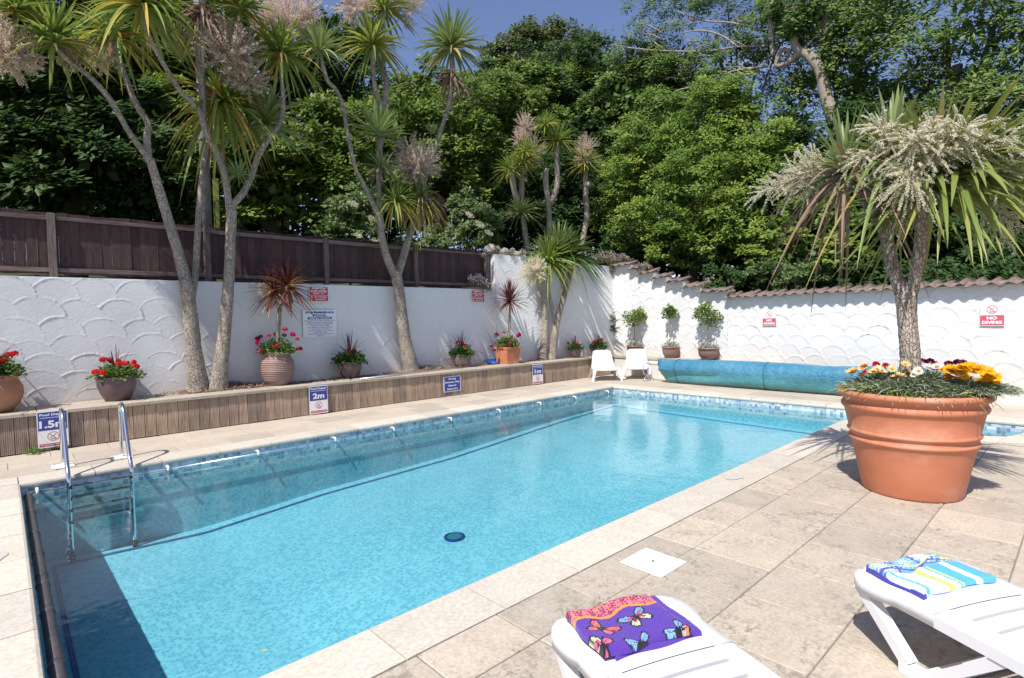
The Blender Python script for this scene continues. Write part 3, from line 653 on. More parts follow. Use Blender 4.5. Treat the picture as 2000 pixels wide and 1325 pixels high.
a,b_,c=aY(866,737,9.17),aY(899,734,9.17),aY(867,767,9.17); w,h=b_[0]-a[0],a[2]-c[2]
s=sign_frame('swimmer_sign','square blue sign reading Strong Swimmers Only Beyond Rope Line on the raised bed','sign',(a[0]+w/2,by(a[0]+w/2)-.009,(a[2]+c[2])/2),(1,-.012,0))
plate(s,'panel',0,0,w,h,.003,'swhite'); plate(s,'blue_field',0,0,w*.92,h*.92,.0042,'sblue',.001)
for i,(q,ww) in enumerate((('Strong',.42),('Swimmers Only',.84),('Beyond',.44),('Rope Line',.60))): txt(s,q,0,h*(.33-.22*i),w*ww,h*.15,.005,'swhite',.03)
def red_depth(px,l1,label):
    (x0,y0),(x1,y1),(x2,y2)=px; a,b_,c=aY(x0,y0,10.03),aY(x1,y1,10.03),aY(x2,y2,10.03); w,h=b_[0]-a[0],a[2]-c[2]
    s=sign_frame('depth_notice',label,'sign',(a[0]+w/2,10.02,(a[2]+c[2])/2),(1,0,0),'red depth signs on the white wall')
    plate(s,'panel',0,0,w*1.03,h*1.03,.002,'swhite'); plate(s,'red_field',0,h*.2,w*.97,h*.56,.0034,'sred',.001); plate(s,'red_field',0,-h*.29,w*.97,h*.37,.0034,'sred',.001)
    for q,cy,ww,hh in (('DEPTH',.385,.72,.13),(l1[0],.2,.88,.12),(l1[1],.03,.62,.11)): txt(s,q,0,h*cy,w*ww,h*hh,.0042,'swhite',.04,.2)
    plate(s,'rule',0,h*.115,w*.86,h*.01,.0046,'swhite',.0005)
    for q,cy,ww in (('NO RUNNING',-.2,.68),('NO DIVING',-.36,.58)): txt(s,q,w*.08,h*cy,w*ww,h*.09,.0042,'swhite',.04)
    for cy in (-.2,-.36):
        b=MB(); b.lathe((-w*.38,h*cy,.0036),[(h*.055,0),(h*.055,.0004)],14); b.out('symbol',MT['swhite'],s,local=True)
red_depth([(603,560),(640,560),(604,589)],('2.00 MTR.','6FT 7"'),'red sign reading DEPTH 2.00 MTR above the swimming pool notice')
red_depth([(921,567),(945,567),(922,590)],('1.00 MTR.','3FT 3"'),'smaller red depth sign at the corner beside the tall wall')
a,b_,c=aY(590,606,10.03),aY(656,608,10.03),aY(591,660,10.03); w,h=b_[0]-a[0],a[2]-c[2]
s=sign_frame('pool_notice','white notice headed SWIMMING POOL SPECIAL NOTICE with blue lettering on the wall','notice',(a[0]+w/2,10.02,(a[2]+c[2])/2),(1,0,0))
plate(s,'panel',0,0,w,h,.003,'swhite'); txt(s,'SWIMMING',0,h*.41,w*.84,h*.08,.0045,'sblue',.05); txt(s,'POOL',0,h*.30,w*.42,h*.08,.0045,'sblue',.05)
b=MB(); b.prism([(w*.33*math.copysign(1,math.cos(t_))+h*.045*math.cos(t_),h*.20+h*.045*math.sin(t_)) for t_ in np.linspace(0,2*math.pi,24,endpoint=False)],.003,.0042); b.out('blue_pill',MT['sblue'],s,local=True)
txt(s,'SPECIAL NOTICE',0,h*.20,w*.62,h*.055,.0048,'swhite',.04)
LN=['POOL CAPACITY IS FOR THE USE OF HOTEL','GUESTS ONLY AND IS UNSUPERVISED','CHILDREN MUST BE ACCOMPANIED BY','AN ADULT AT ALL TIMES','NO LIABILITY WILL BE ACCEPTED','FOR ACCIDENTS OR INJURY','OR LOSS OR DAMAGE TO CLOTHING','IN THE POOL AREA','PLEASE SHOWER BEFORE ENTERING','THANK YOU']
for i,q in enumerate(LN): txt(s,q,0,h*(.105-.062*i),w*min(.9,len(q)*.025),h*.036,.0045,'sblue',.015)
def wall_sign(px,lines,label,fig):
    (x0,y0),(x1,y1),(x2,y2)=px; a,b_,c=aW(x0,y0),aW(x1,y1),aW(x2,y2); w=np.linalg.norm((b_-a)[:2]); h=a[2]-c[2]; P=(a+b_)/2; P[2]=(a[2]+c[2])/2; P[0]-=.028
    s=sign_frame('wall_sign',label,'sign',P,(-.11,-1,0),'red and white signs on the stepped wall')
    plate(s,'panel',0,0,w,h,.003,'swhite'); plate(s,'red_field',0,-h*.235,w*.96,h*.48,.0042,'sred2',.001); ring(s,0,h*.27,h*.20,.0042,'sred2',.14,fig=fig)
    for i,q in enumerate(lines): txt(s,q,0,-h*(.13+.20*i),w*(.42 if len(q)==2 else .80),h*.15,.005,'swhite',.05)
wall_sign([(1490,608),(1517,608),(1490,637)],('NO','RUNNING'),'small red and white NO RUNNING sign beside the potted bay trees','run')
wall_sign([(1914,596),(1963,595),(1915,637)],('NO','DIVING'),'red and white NO DIVING sign to the right of the big potted palm','dive')

# ================================================================== POOL FITTINGS
ld=thing('pool_ladder','polished steel pool ladder curving over the left edge of the pool','ladder',(.73,7.6,0))
for X in (.46,1.01):
    b=MB(); P=[(X,8.03,0),(X,8.03,.30),(X,8.03,.52),(X,8.0,.61),(X,7.93,.665),(X,7.84,.66),(X,7.76,.60),(X,7.66,.42),(X,7.50,.14),(X,7.40,.0),(X,7.385,-.14),(X,7.385,-.35),(X,7.385,-.86)]
    b.tube(P,.0205,14,5); b.out('handrail',MT['steel'],ld,True)
    b=MB(); b.box(X-.10,X+.10,7.93,8.13,.004,.02,.006); b.out('foot_plate',MT['white2'],ld)
    b=MB().tube([(X,7.385,-.83),(X,7.385,-.90)],.027,12,1); b.out('end_cap',MT['black'],ld,True)
for z in (-.10,-.22,-.345,-.47):
    b=MB(); b.box(.485,.985,7.36,7.42,z-.012,z+.006,.003); st=b.out('step',MT['steel2'],ld)
    for xa,xb in ((.50,.66),(.82,.965)): MB().box(xa,xb,7.355,7.425,z+.0065,z+.010,.001).out('tread',MT['black'],st)
    for X in (.475,.995): MB().box(X-.018,X+.018,7.365,7.41,z-.02,z+.012).out('bracket',MT['black'],st)
rl=thing('side_rail','thin steel rail held by white clips along the left pool wall','rail',(5,7.44,-.1))
b=MB().tube([(.16,7.44,-.105),(10.05,7.44,-.105)],.0085,8,1); b.out('rail',MT['steel'],rl,True)
clipx=[.21,1.37,2.38,3.43,4.38,5.48,6.57,7.64,8.69,9.80]
for X in clipx:
    b=MB(); b.tube([(X,7.505,-.085),(X,7.46,-.073),(X,7.43,-.078),(X,7.415,-.105),(X,7.42,-.125)],[.016,.015,.015,.014,.009],8,3); b.out('clip',MT['white2'],rl,True)
pp=thing('end_pipe','dark jointed pipe running along the near end wall of the pool just above the water','pipe',(.13,5,-.1))
b=MB().tube([(.135,7.33,-.11),(.135,2.6,-.11)],.033,12,1); b.out('pipe',MT['pipe'],pp,True)
for y in (7.32,6.62,5.9,5.35,4.86,4.68,4.2,3.5,2.9): MB().tube([(.135,y-.025,-.11),(.135,y+.025,-.11)],.037,12,1).out('pipe_collar',MT['pipe'],pp,True)
# solar cover on its roller
m,t,p,o=nodes('bubble_cover'); v=vec(t,'Object',(1,1,1)); n=noise(t,v,1.4,5,.6,.8); r=ramp(t,n.outputs[0],[(.32,(.035,.17,.25)),(.48,(.06,.24,.31)),(.60,(.11,.33,.36)),(.72,(.24,.46,.46))])
g=t.nodes.new('ShaderNodeNewGeometry'); sp=t.nodes.new('ShaderNodeSeparateXYZ'); t.links.new(g.outputs['Position'],sp.inputs[0])
mr=t.nodes.new('ShaderNodeMapRange'); mr.inputs[1].default_value=.15; mr.inputs[2].default_value=.5; t.links.new(sp.outputs[2],mr.inputs[0])
nn=noise(t,v,7,5,.6,.4); ma=t.nodes.new('ShaderNodeMath'); ma.operation='MULTIPLY_ADD'; t.links.new(nn.outputs[0],ma.inputs[0]); ma.inputs[1].default_value=.8; t.links.new(mr.outputs[0],ma.inputs[2])
r2=ramp(t,ma.outputs[0],[(.62,(.09,.33,.37)),(.95,(.035,.17,.31))]); c=mixc(t,.6,r.outputs[0],r2.outputs[0]); t.links.new(c,p.inputs['Base Color'])
p.inputs['Roughness'].default_value=.42; wv=t.nodes.new('ShaderNodeTexWave'); wv.bands_direction='Z'; wv.inputs['Scale'].default_value=13; wv.inputs['Distortion'].default_value=.5; t.links.new(v,wv.inputs[0])
bb=bump(t,p,wv.outputs['Fac'],.25,.006); nb=noise(t,vec(t,'Object',(1,1.3,2)),7,4,.6,1.2); bump(t,p,nb.outputs[0],.6,.04,bb); MT['cover']=m; MT['seam']=plain('cover_seam',(.02,.11,.16),.6)
cr_=thing('pool_cover_roller','blue bubble pool cover rolled on a white-ended roller beyond the far end of the pool','pool cover',(11.4,4.5,.3))
cx=11.42; ys=np.linspace(7.02,1.75,170); V=[]; k=30
for y in ys:
    s=(7.02-y); full=np.interp(s,[0,.12,.5,2.0,5.3],[0,.12,.45,.9,1]); ex=math.exp(-s/.10)
    for i in range(k):
        a=2*math.pi*i/k
        rx=.235; rz=.262; zc=.30
        X_,Z_=cx+rx*math.cos(a),zc+rz*math.sin(a)
        if Z_<.30: X_=cx+ (rx*math.copysign(abs(math.cos(a))**.55,math.cos(a)))*np.interp(full,[0,1],[.55,.96]); Z_=.30-(.30-.028)*abs(math.sin(a))
        wr=.012*math.sin(s*2.1+2.6*a)+.006*math.sin(s*3.7-2*a+1)+.004*math.sin(s*5.3+a*3)+.003*math.sin(s*23+a+math.sin(s*7)*2)*(Z_>.3)
        X_+=wr*math.cos(a)-.03*ex*math.cos(a); Z_+=wr*math.sin(a)*(Z_>.1)
        if s<.12 and Z_<.2: Z_=.2-(.2-Z_)*(s/.12)
        V.append((X_,y+.10*max(0,(.4-Z_))*ex,Z_))
F=[(j*k+i,(j+1)*k+i,(j+1)*k+(i+1)%k,j*k+(i+1)%k) for j in range(len(ys)-1) for i in range(k)]+[tuple(range(k)),tuple((len(ys)-1)*k+i for i in range(k-1,-1,-1))]
link('rolled_cover',mesh('rolled_cover',np.array(V)-ORG[cr_.name],F,MT['cover'],True),cr_)
b=MB().tube([(cx-.02,7.42,.44),(cx-.02,6.9,.44)],.05,14,1); b.out('roller_tube',MT['white2'],cr_,True)
b=MB().tube([(cx-.03,7.10,.45),(cx-.03,6.93,.45)],.105,20,1); b.out('wound_edge',MT['cover'],cr_,True)
for s in (6.62,4.62):
    j=int(np.argmin(abs(ys-s))); ringp=[np.array(V[j*k+i%k])+np.array([.004*math.cos(2*math.pi*i/k),0,.004*math.sin(2*math.pi*i/k)]) for i in range(3,29)]
    MB().tube(ringp,.008,6,2).out('seam',MT['seam'],cr_,True)
b=MB(); yy=7.44; b.tube([(cx-.02,yy,.02),(cx-.02,yy,.46)],.018,8,1); b.tube([(cx-.22,yy,.02),(cx-.02,yy,.16),(cx+.2,yy,.02)],.014,8,3); b.tube([(cx-.02,yy+.02,.44),(cx-.12,yy+.05,.40),(cx-.13,yy+.06,.22),(cx-.04,yy+.05,.14)],.012,8,3)
b.out('end_stand',MT['alu'],cr_,True)
# blue net on its pole, lying along the bed cap
nt_=thing('pool_net','blue leaf net on a long silver pole lying along the raised bed cap','pool net',(8,9.4,.55))
pa=aZ(703,741,.535); pb=aZ(945,712,.545); b=MB().tube([pa,(pa+pb)/2,pb],.014,10,1); b.out('pole',MT['alu'],nt_,True)
cA=aZ(966,708,.55); dd=(pb-pa); dd[2]=0; dd/=np.linalg.norm(dd); nn_=np.array([-dd[1],dd[0],0]); b=MB()
c4=[cA-dd*.22-nn_*.10,cA+dd*.30-nn_*.20,cA+dd*.30+nn_*.16,cA-dd*.22+nn_*.12]
c4=[q+np.array([0,0,h_]) for q,h_ in zip(c4,(0.0,-.02,.05,.06))]
b.tube(c4+[c4[0]],.017,8,1); b.out('net_frame',MT['net'],nt_,True)
V=[];n_=9
for j in range(n_):
    for i in range(n_):
        u,v_=i/(n_-1),j/(n_-1); q=(c4[0]*(1-u)+c4[1]*u)*(1-v_)+(c4[3]*(1-u)+c4[2]*u)*v_; q=q-np.array([0,0,.03*math.sin(math.pi*u)*math.sin(math.pi*v_)]); q[2]=max(q[2],.524); V.append(q-ORG[nt_.name])
link('net',mesh('net',V,[(j*n_+i,j*n_+i+1,(j+1)*n_+i+1,(j+1)*n_+i) for j in range(n_-1) for i in range(n_-1)],MT['net'],True),nt_)
rp=thing('rope_coil','tangled heap of dark blue rope at the foot of the corner palm','rope',(9.5,9.75,.55))
c0=aZ(1048,699,.54); b=MB(); P=[]
for i in range(130):
    a=i*.55; P.append(c0+np.array([.24*math.cos(a)*(.4+.6*abs(math.sin(i*.37))),.11*math.sin(a*1.3)*(.5+.5*math.cos(i*.21)),.02+.08*abs(math.sin(i*.9))*(.4+.6*math.cos(i*.11)**2)]))
b.tube(P,.008,5,2,cap=False); b.out('rope',MT['rope'],rp,True)

# ================================================================== CHAIRS
def chair(label,P,rz):
    t_=thing('garden_chair',label,'chair',P,'white plastic chairs by the pool',rz)
    # shell: seat and back in one sheet; local -y is the front
    prof=[(-.44,.285,.60),(-.42,.315,.62),(-.36,.325,.62),(-.22,.30,.61),(-.08,.272,.59),(.04,.262,.60),(.12,.285,.61),(.17,.35,.59),(.22,.45,.55),(.28,.57,.51),(.33,.66,.475),(.36,.705,.455),(.372,.72,.42)]
    pr=[np.array(q) for q in prof]; n=13; V=[]
    for side in (0,1):
        for (y,z,w) in prof:
            for i in range(n):
                s=i/(n-1)*2-1; e=abs(s)**6; V.append((s*w/2*(1 if side==0 else .985),y+(.018 if side else 0)+.03*(1-s*s)*(z>.3)*(y>.1),z-(.016 if side else 0)-(.02*(1-s*s) if y<.1 else 0)-.022*e))
    m_=len(prof); F=[]
    for j in range(m_-1):
        for i in range(n-1):
            a=j*n+i; F.append((a,a+1,a+n+1,a+n)); a+=m_*n; F.append((a,a+n,a+n+1,a+1))
    o1=m_*n
    for j in range(m_-1): F+=[(j*n,(j+1)*n,o1+(j+1)*n,o1+j*n),(j*n+n-1,o1+j*n+n-1,o1+(j+1)*n+n-1,(j+1)*n+n-1)]
    for i in range(n-1): F+=[(i,o1+i,o1+i+1,i+1),((m_-1)*n+i,(m_-1)*n+i+1,o1+(m_-1)*n+i+1,o1+(m_-1)*n+i)]
    link('shell',mesh('shell',V,F,MT['white'],True),t_)
    for sx in (-1,1):
        # broad arm-like shoulder that runs from the back down into the legs
        b=MB(); q=[(sx*.285,-.43,.31),(sx*.315,-.30,.32),(sx*.31,-.1,.30),(sx*.30,.10,.30)]
        V=[];F=[]
        for (x,y,z) in q: V+=[(x-sx*.05,y,z+.008),(x+sx*.012,y,z+.004),(x+sx*.02,y,z-.05),(x-sx*.02,y,z-.055)]
        for j in range(3):
            for i in range(4): F.append((j*4+i,j*4+(i+1)%4,(j+1)*4+(i+1)%4,(j+1)*4+i))
        b.add(V,F+[(3,2,1,0),(12,13,14,15)]); b.out('side_rail',MT['white'],t_,True,local=True)
        for (top,bot,wt,wb) in (((sx*.285,-.40,.30),(sx*.355,-.46,0),.11,.042),((sx*.28,.08,.29),(sx*.33,.40,0),.12,.045)):
            V=[]
            for (p_,w_) in ((top,wt),((np.array(top)*.62+np.array(bot)*.38),wt*.55+wb*.2),(bot,wb)):
                x,y,z=p_; V+=[(x-w_/2,y-.022,z),(x+w_/2,y-.022,z),(x+w_/2,y+.022,z),(x-w_/2,y+.022,z)]
            F=[(3,2,1,0)]; F=[(0,1,2,3),(11,10,9,8)]+[(j*4+i,(j+1)*4+i,(j+1)*4+(i+1)%4,j*4+(i+1)%4) for j in range(2) for i in range(4)]
            link('leg',mesh('leg',V,F,MT['white']),t_)
    return t_
fa,fb=aZ(1157,747,0),aZ(1215,744,0); c=(fa+fb)/2; d=fb-fa; rz=math.atan2(d[1],d[0]); nn_=np.array([-d[1],d[0],0])/np.linalg.norm(d); rz-=.24; nn_=np.array([-math.sin(rz),math.cos(rz),0]); chair('white plastic chair nearer the raised bed, left of the pair by the pool',c+nn_*.46,rz)
fa,fb=aZ(1217,743,0),aZ(1271,742,0); c=(fa+fb)/2; d=fb-fa; rz=math.atan2(d[1],d[0]); nn_=np.array([-d[1],d[0],0])/np.linalg.norm(d); rz-=.18; nn_=np.array([-math.sin(rz),math.cos(rz),0]); chair('white plastic chair nearer the rolled blue cover, right of the pair by the pool',c+nn_*.46,rz)

# ================================================================== SUN LOUNGERS
def lounger(label,P,rz):
    """local +x across to the right, -y along the length towards the camera; origin under the end corner"""
    t_=thing('sun_lounger',label,'sun lounger',P,'white plastic sun loungers',rz)
    Wd,H=.63,.325; L_=1.9; tk=.02
    def arch(x): return .012*math.sin(math.pi*x/Wd)
    # end panel with rounded, slightly flared corners
    pts=[]; 
    for (cx_,cy_,a0,a1,r_) in ((.10,-.10,180,90,.10),(Wd-.10,-.10,90,0,.10)):
        for a in np.linspace(a0,a1,8): pts.append((cx_+r_*math.cos(rad(a)),cy_+r_*math.sin(rad(a))))
    pts+= [(Wd-.012,-.20),(Wd-.03,-.24),(Wd-.03,-.40),(.03,-.40),(.03,-.24),(.012,-.20)]
    # subdivided strip so that it can arch
    n=16; V=[];F=[]
    ysl=[0,-.006,-.02,-.045,-.075,-.10,-.15,-.20,-.24,-.30,-.36,-.402]
    for lay,(dz_,ins) in enumerate(((0,.006),(-.006,0),(-.055,0),(-.055,.02),(-.02,.03))):
        for y in ysl:
            if y>-.10: e=.10-math.sqrt(max(0,.10**2-(y+.10)**2))
            elif y>-.24: e=.03*np.interp(-y,[.10,.24],[0,1])**2
            else: e=.03
            for i in range(n+1):
                u=i/n; x=e+ins+(Wd-2*e-2*ins)*u; V.append((x,y-(ins if y==0 else 0),H+dz_+arch(x)*(lay in (0,1,4))))
    m_=len(ysl); q=n+1
    for j in range(m_-1):
        for i in range(n): F.append((j*q+i,(j+1)*q+i,(j+1)*q+i+1,j*q+i+1)); a=4*m_*q+j*q+i; F.append((a,a+1,a+q+1,a+q))
    for lay in range(4):
        o0,o1=lay*m_*q,(lay+1)*m_*q
        for j in range(m_-1): F+=[(o0+j*q,o1+j*q,o1+(j+1)*q,o0+(j+1)*q),(o0+j*q+n,o0+(j+1)*q+n,o1+(j+1)*q+n,o1+j*q+n)]
        for i in range(n): F.append((o0+i,o0+i+1,o1+i+1,o1+i))
    link('end_panel',mesh('end_panel',V,F,MT['white'],True),t_)
    for x0,x1 in ((.03,.115),(Wd-.115,Wd-.03)):
        out_=x0<.1; V=[];F=[]
        ys_=[-.402,-.75,-1.1,-1.6,-L_]
        for y in ys_:
            w_=np.interp(-y,[.4,.8,1.2,1.9],[0,.01,.035,.02]); a,b2=(x0-w_,x1) if out_ else (x0,x1+w_)
            if out_: sec=[(a,-.055),(a,-.008),(a+.008,0),(b2,arch(b2)),(b2,arch(b2)-.02),(a+.018,-.018),(a+.018,-.055)]
            else: sec=[(b2,-.055),(b2,-.008),(b2-.008,0),(a,arch(a)),(a,arch(a)-.02),(b2-.018,-.018),(b2-.018,-.055)][::1]
            V+=[(sx,y,H+sz) for sx,sz in sec]
        for j in range(len(ys_)-1):
            for i in range(7):
                f=(j*7+i,j*7+(i+1)%7,(j+1)*7+(i+1)%7,(j+1)*7+i); F.append(f if out_ else f[::-1])
        link('side_rail',mesh('side_rail',V,F,MT['white']),t_)
    pit=.092; sm=None; y=-.402
    V=[];F=[];n=12; half=(pit-.018)/2
    for lay in (0,1):
        for yy in (half,half-.004,-half+.004,-half):
            for i in range(n+1):
                x=.113+(Wd-.226)*i/n; V.append((x,yy,H+arch(x)-(.0025 if abs(yy)==half else 0)-(tk if lay else 0)))
    q=n+1
    for j in range(3):
        for i in range(n): a=j*q+i; F+=[(a,a+q,a+q+1,a+1)]; a+=4*q; F+=[(a,a+1,a+q+1,a+q)]
    for i in range(n): F+=[(i,i+1,4*q+i+1,4*q+i),(3*q+i,7*q+i,7*q+i+1,3*q+i+1)]
    sm=mesh('slat',V,F,MT['white'])
    y=-.402-.001-half
    while y>-L_+.1: link('slat',sm,t_,(0,y,0)); y-=pit
    for sx,xo in ((0,.03),(1,Wd-.03)):
        x=xo+(.022 if not sx else -.022)
        b=MB(); b.bar((x-.012*(1-2*sx),-.055,H-.03),(x,-.285,.045),.052,.045,(0,1,0)); b.out('leg',MT['white'],t_,local=True)
        b=MB(); b.box(x-.028,x+.028,-.40,-.255,0,.05,.005); b.out('foot',MT['white'],t_,local=True)
        b=MB(); b.bar((x,-.375,.04),(x,-.66,H-.035),.042,.042,(0,1,0)); b.out('strut',MT['white'],t_,local=True)
        b=MB(); b.bar((x,-1.30,H-.03),(x,-1.55,.0),.05,.045,(0,1,0)); b.out('rear_leg',MT['white'],t_,local=True)
    b=MB(); b.box(.075,Wd-.075,-.39,-.33,.012,.045,.004); b.out('foot_bar',MT['white'],t_,local=True)
    return t_
lA=lounger('white plastic sun lounger nearer the pool with the purple butterfly towel',(1.555,1.525,0),rad(-22)); lB=lounger('white plastic sun lounger on the right with the blue striped towel',(2.865,.815,0),rad(-28))

# ------------------------------------------------------------------ folded towels, their prints held as vertex colour
def towel(name,label,lo,loc,rz,w,l,paint,layers,mat):
    t_=thing(name,label,'towel',lo,None)
    M=Matrix.Rotation(rz,3,'Z')
    for k,(dx,dy,ww,ll,z0,th,pf) in enumerate(layers):
        nx,ny=150,120; u=np.linspace(0,1,nx); v=np.linspace(0,1,ny); U,Vv=np.meshgrid(u,v)
        g=np.random.default_rng(5+k); eu=np.clip(np.minimum(U,1-U)*ww/(th*.55),0,1); ev=np.clip(np.minimum(Vv,1-Vv)*ll/(th*.55),0,1)
        h=th*np.sqrt(1-(1-np.minimum(eu,ev))**2)*.75+th*.25*(np.minimum(eu,ev)>0)
        und=.004*np.sin(U*7+2*Vv+k)+.003*np.sin(Vv*9-3*U)+.0012*g.normal(0,1,U.shape)*(h>0.01)
        cr=math.pi*2; X_=dx+(U-.5)*ww+.006*np.sin(Vv*8+k); Y_=dy+(Vv-.5)*ll+.006*np.sin(U*9+k*2); Z_=z0+h+und*(np.minimum(eu,ev)>.3)
        P=np.stack([X_,Y_,Z_],-1).reshape(-1,3); colr=pf(U*ww,Vv*ll,ww,ll).reshape(-1,4)
        bot=P.copy(); bot[:,2]=z0; 
        i,j=np.meshgrid(np.arange(nx-1),np.arange(ny-1)); a=(j*nx+i).ravel(); F=np.stack([a,a+1,a+nx+1,a+nx],1)
        P=(np.array(M)@P.T).T+np.array(loc)
        link('towel_fold',mesh('towel_fold',P-np.array(lo),F,mat,True,col=colr),t_)
    return t_
def inpoly(X,Y,pts):
    c=np.zeros(X.shape,bool); n=len(pts)
    for i in range(n):
        (x0,y0),(x1,y1)=pts[i],pts[(i+1)%n]
        with np.errstate(divide='ignore',invalid='ignore'): c^=((y0>Y)!=(y1>Y))&(X<(x1-x0)*(Y-y0)/(y1-y0+1e-12)+x0)
    return c
def fly(C,X,Y,cx,cy,s,rot,cols):
    c_,s_=math.cos(rot),math.sin(rot); x=((X-cx)*c_+(Y-cy)*s_)/s; y=(-(X-cx)*s_+(Y-cy)*c_)/s
    up1,mid,low,blk=cols
    for sg in (-1,1):
        xs_=x*sg; UW=[(.05,.05),(.35,.55),(.95,.95),(1.25,.75),(1.1,.25),(.6,-.02)]; LW=[(.05,0),(.6,-.02),(.95,-.2),(.9,-.6),(.55,-.75),(.2,-.45)]
        def sc(P,k): a=np.mean(P,0); return [tuple(a+(np.array(q)-a)*k) for q in P]
        C[inpoly(xs_,y,sc(UW,1.18))]=blk; C[inpoly(xs_,y,sc(LW,1.2))]=blk; C[inpoly(xs_,y,sc(UW,.86))]=up1; C[inpoly(xs_,y,[(.1,.08),(.4,.35),(.75,.45),(.7,.12)])]=mid
        C[inpoly(xs_,y,sc(LW,.84))]=low; C[inpoly(xs_,y,[(.12,-.03),(.5,-.08),(.65,-.3),(.35,-.4)])]=mid
        for q in (.35,.62,.85): 
            C[(np.abs(y-(.0+(q*.8)*xs_))<.022)&(xs_>.1)&inpoly(xs_,y,sc(UW,1))]=blk
            C[(np.abs(y+(q*.75)*xs_)<.02)&(xs_>.1)&inpoly(xs_,y,sc(LW,1))]=blk
    C[((x/.07)**2+(y/.42)**2)<1]=blk
def butter(U,V,w,l,side=False):
    C=np.zeros(U.shape+(4,)); C[...]=(.105,.045,.35,1)
    band=l*.72+.012*np.sin(U/w*13)
    g=np.random.default_rng(9); q=V>band
    a=np.sin(U*260+2.2*np.sin(V*160))*np.sin(V*230+1.8*np.sin(U*140)); n=g.normal(0,.35,U.shape)
    C[q&(a+n>.28)]=(.03,.015,.06,1); C[q&(a+n<=.28)]=(.80,.10,.33,1); C[q&(a+n<-.25)]=(.85,.28,.10,1)
    C[np.abs(V-band)<.007]=(.88,.30,.06,1)
    K=(.02,.015,.03,1)
    fly(C,U,V,w*.62,l*.44,.056,.28,((.20,.42,.80,1),(.85,.10,.25,1),(.62,.85,.42,1),K)); fly(C,U,V,w*.20,l*.44,.050,-.9,((.85,.16,.22,1),(.90,.32,.08,1),(.85,.12,.38,1),K))
    fly(C,U,V,w*.40,l*.0,.045,.1,((.25,.45,.75,1),(.3,.5,.8,1),(.5,.8,.4,1),K)); fly(C,U,V,w*.85,l*.02,.042,.5,((.25,.45,.75,1),(.3,.5,.8,1),(.85,.25,.1,1),K)); fly(C,U,V,w*.02,l*.06,.055,1.2,((.55,.85,.35,1),(.85,.15,.3,1),(.85,.15,.3,1),K))
    return C
def pur(U,V,w,l): C=np.zeros(U.shape+(4,)); C[...]=(.105,.045,.35,1); C[V>l*.93]=(.3,.06,.3,1); return C
def stripes(U,V,w,l):
    C=np.zeros(U.shape+(4,)); wob=.006*np.sin(V*22)
    x=(U+wob)/w; C[...]=(.62,.72,.90,1)
    for a,b_,c in ((0,.05,(.55,.68,.9)),(.05,.09,(.12,.42,.66)),(.09,.13,(.6,.75,.92)),(.13,.24,(.80,.84,.93)),(.24,.33,(.62,.68,.90)),(.33,.43,(.56,.70,.16)),(.43,.52,(.62,.68,.90)),(.52,.55,(.14,.45,.66)),(.55,.58,(.60,.72,.16)),(.58,.74,(.10,.42,.66)),(.74,.82,(.85,.88,.92)),(.82,1.01,(.10,.42,.66))): C[(x>=a)&(x<b_)]=(*c,1)
    q=V>l*.60+.012*np.sin(U*40); C[q]=(.16,.42,.74,1)
    for cx,cy,r_,cc,kk in ((.10,.80,.055,(.70,.82,.95),9),(.42,.86,.06,(.45,.62,.88),7),(.72,.90,.06,(.85,.90,.96),11),(.93,.72,.05,(.68,.78,.25),6)):
        dx,dy=U-cx*w,V-cy*l; d=np.hypot(dx,dy); an=np.arctan2(dy,dx); s_=q&(d<r_*(.75+.35*np.cos(an*kk))); C[s_]=(*cc,1); C[s_&(np.abs(np.sin(an*kk/2))<.22)]=(.09,.08,.34,1); C[q&(np.abs(d-r_*1.12)<.004)]=(.09,.08,.34,1)
    C[q&(np.abs(V-l*.70-.02*np.sin(U*25))<.007)]=(.10,.08,.40,1); C[q&(np.abs(V-l*.82-.03*np.sin(U*17+1))<.004)]=(.62,.75,.2,1)
    return C
def navy(U,V,w,l): C=np.zeros(U.shape+(4,)); C[...]=(.50,.62,.84,1); C[U<w*.06]=(.06,.05,.30,1); C[V>l*.9]=(.06,.05,.30,1); return C
m,t,p,o=nodes('towel_cloth'); a=t.nodes.new('ShaderNodeAttribute'); a.attribute_name='print'; nz_=noise(t,vec(t,'Object'),260,2,.6); rr=ramp(t,nz_.outputs[0],[(.3,(.8,.8,.8)),(.7,(1.15,1.15,1.15))]); t.links.new(mixc(t,1.,a.outputs['Color'],rr.outputs[0],'MULTIPLY'),p.inputs['Base Color'])
p.inputs['Roughness'].default_value=.95; p.inputs['Specular IOR Level'].default_value=.1; p.inputs['Sheen Weight'].default_value=.25; bump(t,p,nz_.outputs[0],.6,.004)
zt_=.325
c1=np.array([1.555,1.525,0])+np.array([math.cos(rad(-22)),math.sin(rad(-22)),0])*.285-np.array([-math.sin(rad(-22)),math.cos(rad(-22)),0])*.19
towel('purple_towel','folded purple beach towel printed with butterflies on the nearer lounger',(c1[0],c1[1],zt_),(c1[0],c1[1],0),rad(-21),.4,.32,None,[(.035,-.002,.385,.30,zt_+.006,.022,pur),(-.015,.0,.385,.29,zt_+.024,.030,butter)],m)
c2=np.array([2.865,.815,0])+np.array([math.cos(rad(-28)),math.sin(rad(-28)),0])*.30-np.array([-math.sin(rad(-28)),math.cos(rad(-28)),0])*.172
towel('striped_towel','folded blue, white and lime striped beach towel on the right-hand lounger',(c2[0],c2[1],zt_),(c2[0],c2[1],0),rad(-27),.4,.32,None,[(.0,.0,.43,.28,zt_+.005,.017,navy),(.0,.0,.42,.27,zt_+.020,.022,stripes)],m)
